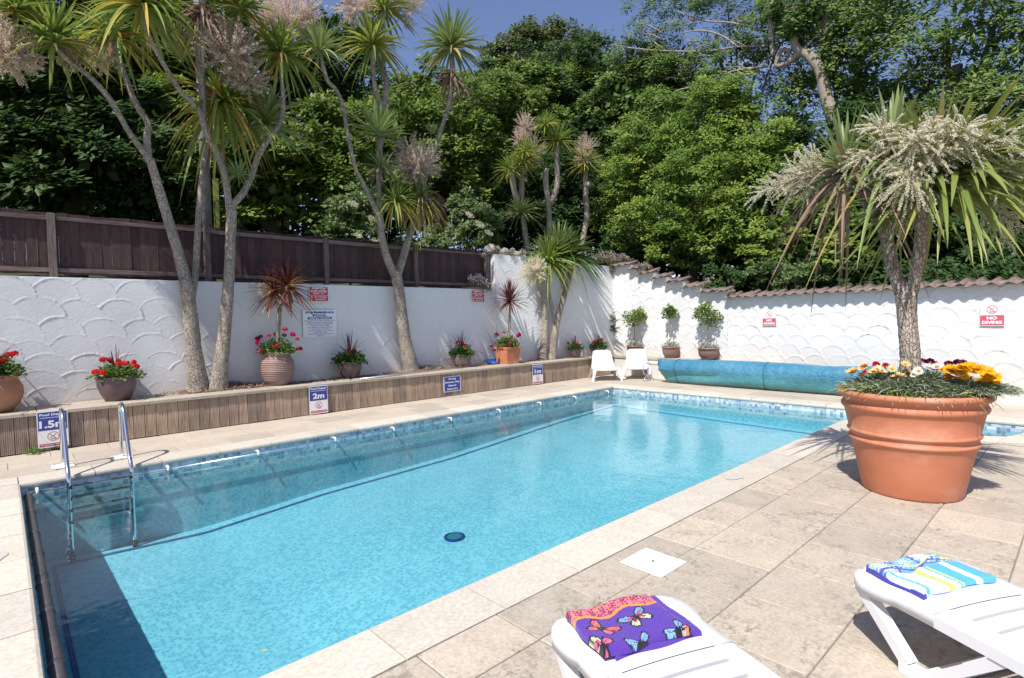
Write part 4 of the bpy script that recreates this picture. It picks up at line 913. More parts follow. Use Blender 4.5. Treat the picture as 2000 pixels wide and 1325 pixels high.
# ================================================================== PLANT HELPERS
def mpp(P): return float((np.array(P)-EYE)@fw)/FOC              # metres per photo pixel at P
PAL=leafmat('cordyline_leaf',[(0,(0.130,0.216,0.042)),(.45,(0.221,0.312,0.072)),(.68,(0.364,0.384,0.096)),(.82,(0.715,0.480,0.072)),(.93,(0.520,0.264,0.084)),(1,(0.286,0.168,0.108))],.45,.38,(.34,.40,.05),.35)
PAL2=leafmat('cordyline_dark',[(0,(0.049,0.111,0.026)),(.5,(0.105,0.182,0.048)),(.8,(0.224,0.260,0.072)),(.9,(0.532,0.390,0.072)),(1,(0.280,0.169,0.108))],.38,.2,(.15,.22,.03))
PALG=leafmat('pale_leaf',[(0,(0.200,0.276,0.099)),(.6,(0.325,0.391,0.143)),(.85,(0.400,0.380,0.154)),(1,(0.450,0.322,0.176))],.42,.25,(.25,.32,.08))
PALY=leafmat('palm_lime_leaf',[(0,(.14,.21,.05)),(.55,(.24,.29,.08)),(.8,(.38,.36,.10)),(1,(.42,.28,.12))],.40,.3,(.34,.38,.06))
DEAD=leafmat('dead_leaf',[(0,(.30,.20,.14)),(.6,(.20,.12,.085)),(1,(.36,.28,.20))],.75,.15,(.3,.2,.1))
REDL=leafmat('red_cordyline',[(0,(.14,.038,.04)),(.5,(.085,.028,.035)),(.8,(.20,.07,.05)),(.92,(.34,.16,.06)),(1,(.42,.27,.07))],.38,.2,(.35,.08,.04))
FLW=leafmat('cordyline_flower',[(0,(.76,.60,.47)),(.5,(.84,.72,.60)),(1,(.66,.50,.38))],.8,.55,(.7,.6,.5),.1)
FLC=leafmat('cream_flower',[(0,(.92,.82,.64)),(.6,(.94,.89,.76)),(1,(.80,.70,.50))],.7,.5,(.8,.75,.55),.1)
def blades(C,az,inc,L,Wd,droop,seg=6,fold=.22,twist=0):
    n=len(az); C=np.broadcast_to(C,(n,3)); s=np.linspace(0,1,seg+1)
    d=np.stack([np.cos(az)*np.sin(inc),np.sin(az)*np.sin(inc),np.cos(inc)],1)
    P=C[:,None,:]+d[:,None,:]*(L[:,None]*s[None,:])[...,None]; P[...,2]-=(L*droop)[:,None]*s[None,:]**2.2
    T=np.gradient(P,axis=1); T/=np.linalg.norm(T,axis=2)[...,None]+1e-9
    Z=np.array([0,0,1.]); S_=np.cross(T,Z); S_+=np.stack([-np.sin(az),np.cos(az),0*az],1)[:,None,:]*-.05; S_/=np.linalg.norm(S_,axis=2)[...,None]+1e-9
    if twist:
        a=R.normal(0,twist,n)[:,None,None]; S_=S_*np.cos(a)+np.cross(T,S_)*np.sin(a)
    N=np.cross(S_,T); w=(Wd[:,None]*np.minimum(1,.35+3.2*s[None,:])*(1-s[None,:]**2.6)**.8)[...,None]; w[:,-1]=.0008
    V=np.stack([P-S_*w*.5,P-N*w*fold,P+S_*w*.5],2).reshape(-1,3); k=(seg+1)*3
    i=np.arange(n)[:,None,None]*k; j=np.arange(seg)[None,:,None]*3; c=np.arange(2)[None,None,:]; a=(i+j+c).ravel()
    return V,np.stack([a,a+1,a+4,a+3],1),2*seg
def rosette(par,P,L,n=110,age=.5,droop=.35,mat=None,wd=None,spread=1.75,up=0,name='leaf_rosette',tilt=None):
    """one head of sword leaves; age raises the share of yellow lower leaves"""
    P=np.array(P,float); q=(np.arange(n)+.5)/n; az=np.arange(n)*2.39996+R.normal(0,.1,n); inc=.08+spread*q**.85*(1-up*.35)+R.normal(0,.09,n)
    Ls=L*R.uniform(.78,1.08,n)*(1-.12*(q<.12)); w=np.full(n,wd or L*.070)*R.uniform(.8,1.15,n); dr=droop*(.25+1.1*q)*R.uniform(.5,1.4,n)
    C=P+np.stack([np.cos(az)*.02,np.sin(az)*.02,.10*(1-q)*L],1); V,F,k=blades(C,az,inc,Ls,w,dr,6,.2,.35)
    if tilt is not None:
        t_=Matrix.Rotation(tilt[0],3,Vector(tilt[1:])); V=(np.array(t_)@(V-P).T).T+P
    col=np.clip(R.uniform(0,.62,n)+np.where((q>1-.35*age)&(R.random(n)<.65),R.uniform(.2,.5,n),0),0,.99)
    return link(name,mesh(name,V-ORG[par.name],F,mat or PAL,False,rnd=np.repeat(col,k)),par,kind='stuff')
def skirt(par,P,L,n=50,r=.07,mat=None,name='dead_leaf_skirt'):
    az=R.uniform(0,6.28,n); V,F,k=blades(np.array(P)+np.stack([np.cos(az)*r*.6,np.sin(az)*r*.6,R.uniform(-.25,.05,n)*L],1),az,R.uniform(1.6,2.7,n),L*R.uniform(.5,1.1,n),np.full(n,L*.05),np.full(n,.45),5,.2,.5)
    return link(name,mesh(name,V-ORG[par.name],F,mat or DEAD,rnd=np.repeat(R.random(n),k)),par,kind='stuff')
def panicle(par,P,rx,nb=150,per=52,mat=None,fl=.024,name='flower_head',axis=(0,0,1),sq=(1,1,1),stem=None):
    """fluffy flower head: tapering branchlets crowded with small florets"""
    P=np.array(P,float); axis=np.array(axis,float); d=rv(nb); d+=axis*.25; d/=np.linalg.norm(d,axis=1)[:,None]; d*=np.array(sq)
    base=P+d*rx*R.uniform(.05,.45,nb)[:,None]-np.array([0,0,.15*rx]); tip=P+d*rx*R.uniform(.82,1.18,nb)[:,None]; tip[:,2]+=.05*rx
    s=R.random((nb,per))**.8; rad_=(.11*rx*(1-s*.72))[...,None]; C=base[:,None]+(tip-base)[:,None]*s[...,None]+rv(nb*per).reshape(nb,per,3)*rad_*.7
    D=rv(nb*per)+.8*np.repeat(d,per,0); V,F=leaves(C.reshape(-1,3),D,rv(nb*per),fl*R.uniform(.7,1.5,nb*per),fl*.62,.3)
    c=np.clip(np.repeat(R.uniform(.1,.8,nb),per)+R.normal(0,.12,nb*per),0,1)
    # the thin branchlets themselves
    V2=[];F2=[];o0=len(V)
    for i in range(nb):
        a=base[i]; b_=tip[i]; n1=np.cross(b_-a,[.3,.5,.8]); n1/=np.linalg.norm(n1)+1e-9; n2=np.cross(b_-a,n1); n2/=np.linalg.norm(n2)+1e-9; r_=.012*rx+.0015
        k=o0+len(V2); V2+=[a+n1*r_,a-n1*r_*.5+n2*r_,a-n1*r_*.5-n2*r_,b_]; F2+=[(k,k+1,k+3),(k+1,k+2,k+3),(k+2,k,k+3)]
    V=np.concatenate([V,np.array(V2)]); F=np.concatenate([F,np.array(F2)]); rn=np.concatenate([np.tile(c,2),np.full(len(F2),.9)])
    return link(name,mesh(name,V-ORG[par.name],F,mat or FLW,rnd=rn),par,kind='stuff')
def trunk(par,pts,r,name='trunk',mat='bark',n=14,noise_=.06,sub=8):
    V,F=tube_arrays(*smooth_path(pts,r,sub),n,noise_); return link(name,mesh(name,V-ORG[par.name],F,MT[mat],True),par)
def foot(pts,r):                                                     # flare where a trunk meets the soil
    p0=np.array(pts[0],float); return [p0-(0,0,.06),p0+(0,0,.10)]+list(pts[1:]),[r[0]*1.30,r[0]*1.02]+list(r[1:])
def pth(l,Y0,Y1=None):
    Y1=Y0 if Y1 is None else Y1; n=len(l); return [aY(x,y,Y0+(Y1-Y0)*i/max(1,n-1)) for i,(x,y) in enumerate(l)]
def ros(par,x,y,Y_,px,**k): P=aY(x,y,Y_); return rosette(par,P,px*mpp(P),**k)
def pan(par,x,y,Y_,px,**k): P=aY(x,y,Y_); return panicle(par,P,px*mpp(P),**k)
def rpx(P,px): return px*mpp(P)

# ================================================================== CORDYLINE PALMS IN THE BED
g='tall palms growing in and behind the raised bed'
T=thing('cabbage_palm','tall forked palm with a bark-brown trunk leaning left, in front of the low wall','palm tree',aZ(388,758,.52),g)
pts=pth([(388,762),(379,690),(372,620),(364,560),(350,500),(335,450),(312,375),(293,310)],9.85,9.75); k=mpp(pts[0])*.84; b_,r_=foot(pts,[21*k,17*k,15.5*k,13.5*k,11*k,10.5*k,9.5*k,8*k]); trunk(T,b_,r_,n=16)
trunk(T,pth([(296,320),(270,283),(250,255),(215,195),(175,150),(135,120),(108,92)],9.75,9.3),[6*k,6*k,5.5*k,5.5*k,5*k,4.5*k,4.5*k],'limb')
trunk(T,pth([(291,318),(287,270),(289,242),(264,200),(245,151),(230,109),(222,80)],9.75,9.9),[7*k,7*k,6*k,6*k,5.5*k,5*k,5*k],'limb')
trunk(T,pth([(372,600),(380,550),(385,480),(388,420),(394,350),(402,300),(418,235)],9.92,10.0),[7*k,7*k,7*k,6.5*k,6*k,5*k,5*k],'limb')
ros(T,105,84,9.3,100,age=.5,n=130); ros(T,222,72,9.9,92,age=1.3,n=120,droop=.6); ros(T,432,205,10.0,112,age=1.9,n=170,droop=.75,spread=2.1); ros(T,30,20,9.3,80,age=.4)
pan(T,8,95,9.4,62); pan(T,143,110,9.6,34,nb=60); pan(T,205,118,10.0,30,nb=50)
T=thing('cabbage_palm','tall forked palm with a pale speckled upright trunk, nearest the ribbed urn','palm tree',aZ(430,758,.52),g)
pts=pth([(428,763),(434,690),(441,620),(447,550),(450,480),(452,420),(449,400)],9.75,9.7); k=mpp(pts[0])*.90; b_,r_=foot(pts,[18*k,14*k,12.5*k,11*k,10.5*k,10.5*k,9.5*k]); trunk(T,b_,r_,n=16)
trunk(T,pth([(449,410),(438,340),(423,298),(402,257),(392,223),(372,198),(351,177),(321,128),(298,87),(280,40)],9.7,9.2),[7.5*k,7*k,7*k,6.5*k,6*k,4.6*k,4.6*k,4.3*k,4.3*k,4.3*k],'limb')
trunk(T,pth([(396,232),(394,166),(389,125),(387,83),(394,38),(394,-25)],9.55,9.4),[6*k,6*k,6*k,6*k,7*k,7*k],'limb'); trunk(T,pth([(388,92),(376,78),(364,60)],9.5,9.4),[3*k,3*k,2.5*k],'dead_stub')
trunk(T,pth([(449,405),(472,381),(490,347),(506,302),(525,272),(545,244),(553,211),(551,162),(548,125)],9.7,9.5),[7.5*k,7*k,6.5*k,6*k,5.5*k,5*k,4.8*k,4.5*k,4.5*k],'limb')
ros(T,278,15,9.2,118,age=.9,n=150,droop=.6); ros(T,548,112,9.5,92,age=1.0,n=130,droop=.6); ros(T,357,118,9.9,80,age=.1,n=70,up=1.6,droop=.1,mat=PALG); ros(T,466,345,9.6,42,n=60,age=.1,mat=PALG); ros(T,394,-60,9.4,105,age=.8,n=120)
ros(T,520,245,10.0,95,age=.3,n=120,mat=PALG,droop=.35); skirt(T,aY(394,10,9.4),.62,60); ros(T,470,20,9.3,80,age=.6,n=90)
pan(T,448,100,9.4,60,nb=130); pan(T,482,152,9.45,42,nb=80); pan(T,570,38,9.6,62,nb=140); pan(T,520,45,9.8,40,nb=70)
T=thing('cabbage_palm','many-headed shaggy palm in the middle of the bed with a big buff flower head','palm tree',aZ(800,722,.52),g)
pts=pth([(803,727),(790,660),(783,600),(778,560),(773,531)],9.85,9.8); k=mpp(pts[0])*.90; b_,r_=foot(pts,[17*k,13*k,11.5*k,11*k,11.5*k]); trunk(T,b_,r_,n=16)
trunk(T,pth([(775,545),(758,510),(746,465),(741,426),(724,389),(705,350),(694,328),(681,272),(670,211),(657,177),(640,158),(628,120)],9.8,9.3),[8.5*k,8*k,7.5*k,7*k,5*k,4*k,4*k,4*k,3.8*k,3.8*k,3.8*k,3.5*k],'limb')
trunk(T,pth([(744,440),(740,370),(740,313),(745,264),(748,223),(752,200)],9.75,9.7),[6*k,5.8*k,5.6*k,6*k,6*k,6*k],'limb'); trunk(T,pth([(749,222),(735,185),(730,150),(727,100)],9.7,9.5),[6*k,5*k,4.5*k,4.5*k],'limb'); trunk(T,pth([(750,222),(755,166),(749,128),(748,70),(748,15)],9.7,9.8),[6*k,5.5*k,5*k,5*k,5*k],'limb')
trunk(T,pth([(776,540),(788,500),(797,470),(808,435),(817,396),(826,362),(838,318),(849,290),(864,245),(875,211),(880,174),(882,110)],9.85,10.1),[8.5*k,8*k,7.5*k,7.5*k,7*k,6.5*k,5.5*k,5*k,4.6*k,4.6*k,4.2*k,4*k],'limb')
ros(T,624,100,9.3,66,age=.7,n=90,mat=PALG); ros(T,728,92,9.5,78,age=1.1,n=130,droop=.5); ros(T,748,20,9.8,80,age=1.0,n=110); ros(T,738,265,9.6,72,age=.2,n=90,mat=PALG,up=.5,droop=.15); ros(T,772,400,9.6,60,age=.8,n=120,droop=.7); ros(T,745,330,9.6,45,age=.4,n=60,mat=PALG)
ros(T,882,95,10.1,84,age=.7,n=140,mat=PALG,droop=.35); ros(T,845,262,10.,30,n=30,mat=PALG,up=1); ros(T,820,395,9.8,58,age=1.2,n=110,droop=.9,spread=2.2)
skirt(T,aY(881,140,10.1),.75,45,.05); skirt(T,aY(822,372,9.9),.75,90,.10); skirt(T,aY(742,320,9.6),.4,30,.05); trunk(T,pth([(876,200),(893,180),(908,168)],10.1,10.0),[3.5*k,3*k,3*k],'dead_stub')
pan(T,812,318,9.75,50,nb=170); pan(T,690,8,9.5,46,nb=90); pan(T,788,8,9.7,46,nb=90)
T=thing('cabbage_palm','short twin-trunked palm in the corner of the bed with one cream flower head','palm tree',aZ(1070,702,.52),g)
Yc=9.66; pts=pth([(1061,704),(1064,650),(1064,600),(1060,565),(1056,530)],Yc); k=mpp(pts[0]); b_,r_=foot(pts,[8.5*k,6.8*k,6.5*k,6*k,6*k]); trunk(T,b_,r_,n=14)
pts=pth([(1078,704),(1084,650),(1091,615),(1100,585),(1110,550),(1115,525)],Yc-.1); b_,r_=foot(pts,[8.5*k,6.5*k,6.2*k,5.8*k,5.5*k,5*k]); trunk(T,b_,r_,n=14)
trunk(T,pth([(1086,640),(1078,600),(1070,560),(1072,530)],Yc-.05),[3.6*k]*4,'limb')
ros(T,1070,515,Yc,72,age=.5,n=150,droop=.5); ros(T,1112,505,Yc-.05,78,age=.4,n=170,droop=.6,mat=PAL2); ros(T,1090,490,Yc+.05,64,age=.2,n=90,mat=PALG,up=.7,droop=.2); pan(T,1046,528,Yc-.15,27,nb=120,mat=FLC)
g2='palms growing behind the tall corner wall'
for lab,segs,rs,ps in (
 ('left of three slim palms behind the tall wall, with two pink flower heads',[[(1036,505),(1030,487),(1023,434),(1019,392),(1019,358),(1020,325)],[(1022,420),(1008,385),(1002,358),(998,330)]],[(998,335,44),(1020,322,46),(1026,300,40),(1018,418,46)],[(1025,247,24),(1040,292,32),(1015,272,18)]),
 ('middle one of three slim palms behind the tall wall, taller and without a flower',[[(1074,505),(1073,453),(1072,407),(1068,375),(1066,351),(1068,330)],[(1073,400),(1085,375),(1089,350),(1087,313),(1089,285)]],[(1089,278,50),(1066,245,36)],[]),
 ('right one of three slim palms behind the tall wall, with a pointed pink flower head',[[(1128,505),(1138,470),(1146,420),(1144,385),(1144,362),(1144,335)],[(1145,365),(1153,358)]],[(1144,322,46)],[(1144,290,24),(1140,305,20)])):
    x0,y0=segs[0][0]; T=thing('slim_palm',lab,'palm tree',aY(x0,y0,11.2),g2); k=mpp(aY(x0,y0,11.2))
    for i,sg in enumerate(segs): trunk(T,pth(sg,11.2,11.2-.2*i),[7*k]+[5.5*k]*(len(sg)-2)+[4.5*k],'trunk' if not i else 'limb',n=10,sub=5)
    for i,(x,y,r_) in enumerate(rs): ros(T,x,y,11.1-.1*(i%3),r_,age=1.0 if i%2==0 else 1.5,n=90,mat=PAL if i!=3 else PALG,droop=.4)
    for (x,y,r_) in ps: pan(T,x,y,11.05,r_,nb=80,per=26,sq=(1,1,1.15))

# ================================================================== POTTED PLANTS
def blade_proto(L,w,inc,droop,mat,rn,seg=6,name='leaf',curl=0):
    V,F,k=blades(np.zeros((1,3)),np.array([0.]),np.array([inc]),np.array([L]),np.array([w]),np.array([droop]),seg,.22); V=V-(V[0]+V[2])/2
    return mesh(name,V,F,mat,rnd=np.full(len(F),rn))
spk={}
def spikes(par,P,n,L,mat,key,w=.028,inc=(.05,1.25),droop=.25,age=0,name='leaf'):
    if key not in spk: spk[key]=[blade_proto(1,w/ L,a,droop*(.3+a),mat,min(.98,R.uniform(0,.7)+(age if a>1 else 0)*R.uniform(.2,.5))) for a in np.linspace(inc[0],inc[1],9)]
    for i in range(n):
        q=(i+.5)/n; o=link(name,spk[key][min(8,int(q*9))],par); o.location=np.array(P)-ORG[par.name]+(0,0,.03*(1-q)); s=L*R.uniform(.8,1.1); o.scale=(s,s,s); o.rotation_euler=(R.normal(0,.08),R.normal(0,.08),i*2.39996+R.normal(0,.2))
GER=leafmat('geranium_leaf',[(0,(.06,.15,.03)),(.5,(.10,.21,.04)),(.85,(.17,.27,.06)),(1,(.24,.22,.07))],.6,.3,(.2,.35,.05))
GERD=leafmat('geranium_dark',[(0,(.03,.10,.02)),(.5,(.055,.15,.03)),(1,(.10,.20,.04))],.5,.25,(.12,.25,.03))
SIL=leafmat('silver_foliage',[(0,(.36,.40,.33)),(.5,(.48,.50,.43)),(1,(.28,.33,.22))],.8,.2,(.4,.45,.35))
BAY=leafmat('bay_leaf',[(0,(.10,.18,.035)),(.5,(.17,.25,.06)),(1,(.26,.31,.09))],.4,.3,(.3,.38,.06))
def foliage(par,P,rx,rz,n,mat,lf=.05,name='foliage',rough=.5,low=-.15):
    d=rv(n); d[:,2]=np.abs(d[:,2])*(1-low)+low*.5; q=R.random(n)**.4; C=np.array(P)+d*q[:,None]*np.array([rx,rx,rz])*(1+.16*np.sin(d[:,0:1]*7+d[:,1:2]*5))
    D=d+.8*rv(n); D[:,2]*=.6; N=d+np.array([0,0,.9])+.5*rv(n); V,F=leaves(C,D,N,lf*R.uniform(.7,1.3,n),lf*R.uniform(.75,1.05,n),-.12,.5); c=np.clip(R.random(n),0,1)
    return link(name,mesh(name,V-ORG[par.name],F,mat,rnd=np.tile(c,2)),par,kind='stuff')
def head_proto(c1,c2,nm,r=.045,n=70):
    d=rv(n); d[:,2]=np.abs(d[:,2])*.9-.15; C=d*r*.72; D=np.cross(d,rv(n)); V,F=leaves(C,D,d,r*.75,r*.6,.1,.5); a=r*0
    return mesh('flower',V,F,leafmat(nm,[(0,c1),(.7,c2),(1,c1)],.6,.25,c1,.2),rnd=np.tile(R.random(n),2))
HRED=head_proto((.80,.022,.018),(.62,.012,.015),'scarlet'); HCR=head_proto((.62,.012,.08),(.42,.008,.045),'crimson'); HDK=head_proto((.16,.006,.03),(.26,.008,.05),'maroon'); HPK=head_proto((.72,.05,.12),(.55,.02,.06),'rose')
def flowers(par,P,rx,z0,z1,n,protos,s=1.,stem=True):
    for i in range(n):
        a=i*2.4+R.uniform(-.4,.4); q=math.sqrt(R.uniform(.05,1)); X_=np.array(P)+np.array([rx*q*math.cos(a),rx*q*math.sin(a),0]); X_[2]=R.uniform(z0,z1)+(1-q)*(z1-z0)*.4
        me=protos[int(R.integers(len(protos)))]; o=link('flower',me,par); o.location=X_-ORG[par.name]; k=s*R.uniform(.75,1.2); o.scale=(k,k,k*.85); o.rotation_euler=(R.normal(0,.3),R.normal(0,.3),R.uniform(0,6))
        if stem: MB().bar(np.array(P)*[1,1,0]+np.array([rx*q*.4*math.cos(a),rx*q*.4*math.sin(a),P[2]+.02]),X_-(0,0,.01),.005).out('flower_stalk',GER_ST,par)
GER_ST=plain('stalk_green',(.14,.22,.06),.6)
def pot(par,P,prof,mat,n=44,sq=None,name='pot'): return MB().lathe(P,prof,n,cap=False,sq=sq).out(name,MT[mat],par,sq is None)
def soil(par,P,r,z): return MB().lathe((P[0],P[1],P[2]+z),[(r,0),(r*.5,.012),(.01,.015)],20).out('soil',MT['soil'],par)
gp='planted pots along the raised bed'
def bowl(rt,h,rb,lip=.012,bel=1.0):
    return [(rb,0),(rb+.01,.0),(rb+(rt-rb)*.62,h*.32),(rt*bel,h*.66),(rt*.985,h*.86),(rt*.97,h*.93),(rt+lip,h*.955),(rt+lip,h),(rt-.012,h),(rt-.022,h*.9),(rt-.03,h*.8)]
def pplace(x,ytop,ybot,Y0=9.74): # foot position from its pixel column, height from the pixel rows
    P=aY(x,ybot,Y0); P[2]=.52; k=mpp(P); return P,(ybot-ytop)*k,k
# 1 left edge
P,h,k=pplace(2,744,800,9.66); P[0]=aY(-12,770,9.66)[0]; T=thing('potted_plant','rounded terracotta pot of scarlet geraniums at the left edge of the photo','potted plant',P,gp)
pot(T,P,[(.15,0),(.17,0),(.25,.10),(.292,.22),(.285,.33),(.25,.40),(.235,.425),(.262,.45),(.268,.475),(.24,.48),(.22,.44)],'terra2'); soil(T,P,.22,.44); c=P+(0,0,.46); foliage(T,c,.28,.24,900,GER,.055); flowers(T,c,.26,c[2]+.16,c[2]+.31,12,[HRED],1.15); spikes(T,c+(0,0,.05),16,.62,REDL,'r1',.03,(.1,1.3),.3)
# 2
P,h,k=pplace(230,735,778,9.72); T=thing('potted_plant','plum-glazed pot of scarlet geraniums alone on the bed behind the ladder','potted plant',P,gp)
pot(T,P,bowl(.245,.35,.14),'glaze'); soil(T,P,.22,.30); c=P+(0,0,.33); foliage(T,c,.30,.17,800,GER,.05); flowers(T,c,.31,c[2]+.10,c[2]+.25,12,[HRED],1.05); spikes(T,c,18,.50,REDL,'r1'); 
for a in (2.9,3.5): 
    o=link('leaf',blade_proto(.75,.02,1.5,.75,DEAD,.3),T); o.location=c-ORG[T.name]; o.rotation_euler=(0,0,a)
# 3 ribbed urn
P,h,k=pplace(544,685,750,9.70); T=thing('potted_plant','tall ribbed clay urn with a two-headed red palm and crimson geraniums','potted plant',P,gp)
prof=[(.15,0)]+[(np.interp(z,[0,.1,.25,.40,.50,.55],[.155,.225,.272,.262,.205,.195])+.006*math.cos(z*2*math.pi/.031),z) for z in np.linspace(0,.53,86)]+[(.215,.55),(.225,.575),(.2,.58),(.17,.54)]
pot(T,P,prof,'urn',60); soil(T,P,.18,.53); c=P+(0,0,.56); foliage(T,c,.28,.20,900,GER,.05); flowers(T,c,.36,c[2]-.08,c[2]+.32,20,[HCR,HCR,HPK,HDK],1.15)
q=aY(544,690,9.7); st=aY(546,603,9.7); trunk(T,[c-(0,0,.05),aY(543,650,9.7),st],[.042,.036,.036],'stem',n=10); k=mpp(P)
hA,hB=aY(536,572,9.68),aY(561,560,9.66); trunk(T,[st,(st+hA)/2+(-.02,0,-.02),hA],[.03,.026,.024],'stem',n=8); trunk(T,[st,(st+hB)/2+(.03,0,-.02),hB],[.03,.026,.024],'stem',n=8)
spikes(T,hA,70,60*k,REDL,'r3',.040,(.1,2.15),.16,1.0); spikes(T,hB,100,66*k,REDL,'r3',.040,(.1,2.15),.16,1.0)
# 4
P,h,k=pplace(684,705,738,9.74); T=thing('potted_plant','round plum pot with a spiky red tuft just right of the pool notice','potted plant',P,gp)
pot(T,P,bowl(.222,.31,.13,.008,1.02),'glaze'); soil(T,P,.2,.27); c=P+(0,0,.30); foliage(T,c,.28,.19,800,GERD,.06); flowers(T,c,.15,c[2]+.14,c[2]+.25,3,[HRED],1.0); spikes(T,c+(0,0,.05),34,.60,REDL,'r4',.026,(.1,1.45),.3)
# 5
P,h,k=pplace(903,690,713,9.76); T=thing('potted_plant','grey-brown pot with a spiky tuft and two red blooms under the smaller red depth sign','potted plant',P,gp)
pot(T,P,bowl(.20,.28,.14,.008,1.03),'greypot'); soil(T,P,.18,.24); c=P+(0,0,.27); foliage(T,c,.25,.18,700,GERD,.06); flowers(T,c,.17,c[2]+.10,c[2]+.26,4,[HCR,HRED],1.1); spikes(T,c+(0,0,.04),34,.58,REDL,'r4')
# 6 square terracotta
P,h,k=pplace(992,674,708,9.58); T=thing('potted_plant','square terracotta planter with a single red palm and trailing crimson geraniums','potted plant',P,gp)
MBp=MB(); s0,s1,hh=.185,.215,.40
for (a,b2,z0,z1) in ((s0,s1,0,hh-.05),(s1+.01,s1+.012,hh-.05,hh)):
    MBp.add([(P[0]+x*q,P[1]+y*q,P[2]+z) for z,q in ((z0,a),(z1,b2)) for x,y in ((-1,-1),(1,-1),(1,1),(-1,1))],[(4,5,6,7),(0,1,5,4),(1,2,6,5),(2,3,7,6),(3,0,4,7)])
po=MBp.out('pot',MT['terra'],T); po.location=(0,0,0); c=P+(0,0,.40); foliage(T,c,.27,.22,900,GER,.05); flowers(T,c,.42,c[2]-.12,c[2]+.30,22,[HCR,HCR,HPK,HDK],1.1)
top=aY(996,588,9.58); trunk(T,[c-(0,0,.03),aY(995,640,9.58),top],[.035,.03,.028],'stem',n=10); k=mpp(P); spikes(T,top,120,46*k,REDL,'r6',.034,(.1,2.0),.12,1.0)
# 7, 8 small pots at the corner
P,h,k=pplace(1124,680,698,9.40); T=thing('potted_plant','small dark pot with a red tuft between the corner palm and the chairs','potted plant',P,gp)
pot(T,P,bowl(.155,.235,.10,.006,1.03),'glaze'); soil(T,P,.14,.2); c=P+(0,0,.22); foliage(T,c,.20,.15,600,GERD,.05); flowers(T,c,.20,c[2]+.04,c[2]+.20,4,[HRED,HCR],1.0); spikes(T,c+(0,0,.03),26,.40,REDL,'r7',.024)
P=aY(1170,690,9.32); P[2]=.52; T=thing('potted_plant','dark pot of red geraniums half hidden behind the left white chair','potted plant',P,gp)
pot(T,P,bowl(.185,.22,.12,.008,1.02),'greypot'); soil(T,P,.165,.19); c=P+(0,0,.21); foliage(T,c,.24,.19,700,GERD,.05); flowers(T,c,.22,c[2]+.12,c[2]+.22,5,[HRED,HPK],1.05); spikes(T,c+(0,0,.03),26,.42,REDL,'r7')
# 9-11 standard bay trees on the ledge
gb='potted bay trees on the white ledge'
for (x,yb,lab,hy,hr,sh,pw) in ((1240,690,'potted bay tree behind the right white chair, broad loose crown',623,22,(1,1,.85),.20),(1311,696,'middle potted bay tree on the ledge, small tuft on a crooked stem',614,14,(1,1,1.05),.20),(1385,699,'potted bay tree nearest the blue pool cover, rounded bushy crown',620,26,(1,1,.95),.225)):
    y_=np.interp(x,[1240,1311,1385],[8.55,7.55,6.58]); P=np.array([wx(y_)-.20,y_,.507]); q=aX(x,yb,P[0]); P[1]=q[1]; P[0]=wx(P[1])-.21; k=mpp(P)
    T=thing('potted_bay_tree',lab,'potted tree',P,gb); pot(T,P,[(.12,0),(.13,0),(pw*.93,.10),(pw,.19),(pw*.99,.245),(pw*1.06,.25),(pw*1.06,.285),(pw*.93,.285),(pw*.9,.25)],'terra3'); soil(T,P,pw*.9,.25)
    c=P+(0,0,.28); foliage(T,c,pw*1.12,.13,500,SIL,.035,'silver_edging'); H=aX(x-1,hy,P[0]); H[1]=P[1]; hz=H[2]; r_=hr*k; cr=.03 if hr<16 else .008
    trunk(T,[c,(P[0],P[1]+cr,c[2]+.15),(P[0],P[1]-cr,c[2]+.28),(P[0],P[1],hz-r_*.3)],[.016,.014,.013,.012],'stem',n=8)
    for i in range(9):
        d=rv(1)[0]; d[2]=abs(d[2])*.8+.1; trunk(T,[(P[0],P[1],hz-r_*.6),np.array((P[0],P[1],hz-r_*.2))+d*r_*.75],[.006,.003],'twig',n=5,sub=1)
    for i in range(14):
        d=rv(1)[0]*np.array(sh); foliage(T,np.array((P[0],P[1],hz))+d*r_*.62,r_*.48,r_*.42,65 if hr>16 else 42,BAY,.055,'leaf_cluster',low=-1)
# small sprig growing from the wall corner
T=thing('wall_plant','small grey-green tuft growing out of the wall corner above the ledge','plant',aW(1196,640)); foliage(T,aW(1195,628)-(.06,.06,0),.09,.20,200,SIL,.06); foliage(T,aW(1195,640)-(.06,.06,.1),.07,.16,120,GER,.06)

# ================================================================== THE GREAT TERRACOTTA POT AND ITS PALM
BP=np.array([5.70,1.10,0]); T=thing('potted_palm','huge terracotta pot with a flowering palm underplanted with yellow and white daisies','potted palm',BP)
pr=[(.34,0),(.352,.004),(.36,.02),(.385,.14),(.428,.36),(.445,.425),(.452,.435),(.464,.445),(.466,.455),(.458,.466),(.448,.472),(.456,.50),(.458,.506),(.472,.516),(.474,.527),(.466,.538),(.462,.545),(.490,.68),(.498,.71),(.512,.72),(.520,.735),(.520,.752),(.512,.768),(.504,.778),(.503,.79),(.512,.802),(.534,.815),(.550,.832),(.555,.850),(.548,.866),(.532,.874),(.508,.872),(.49,.86),(.485,.80)]
MB().lathe(BP,pr,96,cap=False).out('pot',MT['terra'],T,True); soil(T,BP,.49,.80)
k=.00512; bx=lambda x,y,dy=0: aX(x,y,5.70+dy)
P0=bx(1779,730); ctr=np.array([5.70,P0[1],.80]); trunk(T,[ctr,bx(1778,700),bx(1774,650),bx(1771,610),bx(1770,575)],[.095,.076,.071,.072,.080],'trunk',n=20,sub=8,noise_=.05)
trunk(T,[bx(1768,590),bx(1755,555),bx(1743,520),bx(1734,475),bx(1728,440),bx(1736,395),bx(1738,350),bx(1742,318)],[.058,.053,.051,.050,.052,.044,.042,.040],'trunk',n=16,noise_=.05)
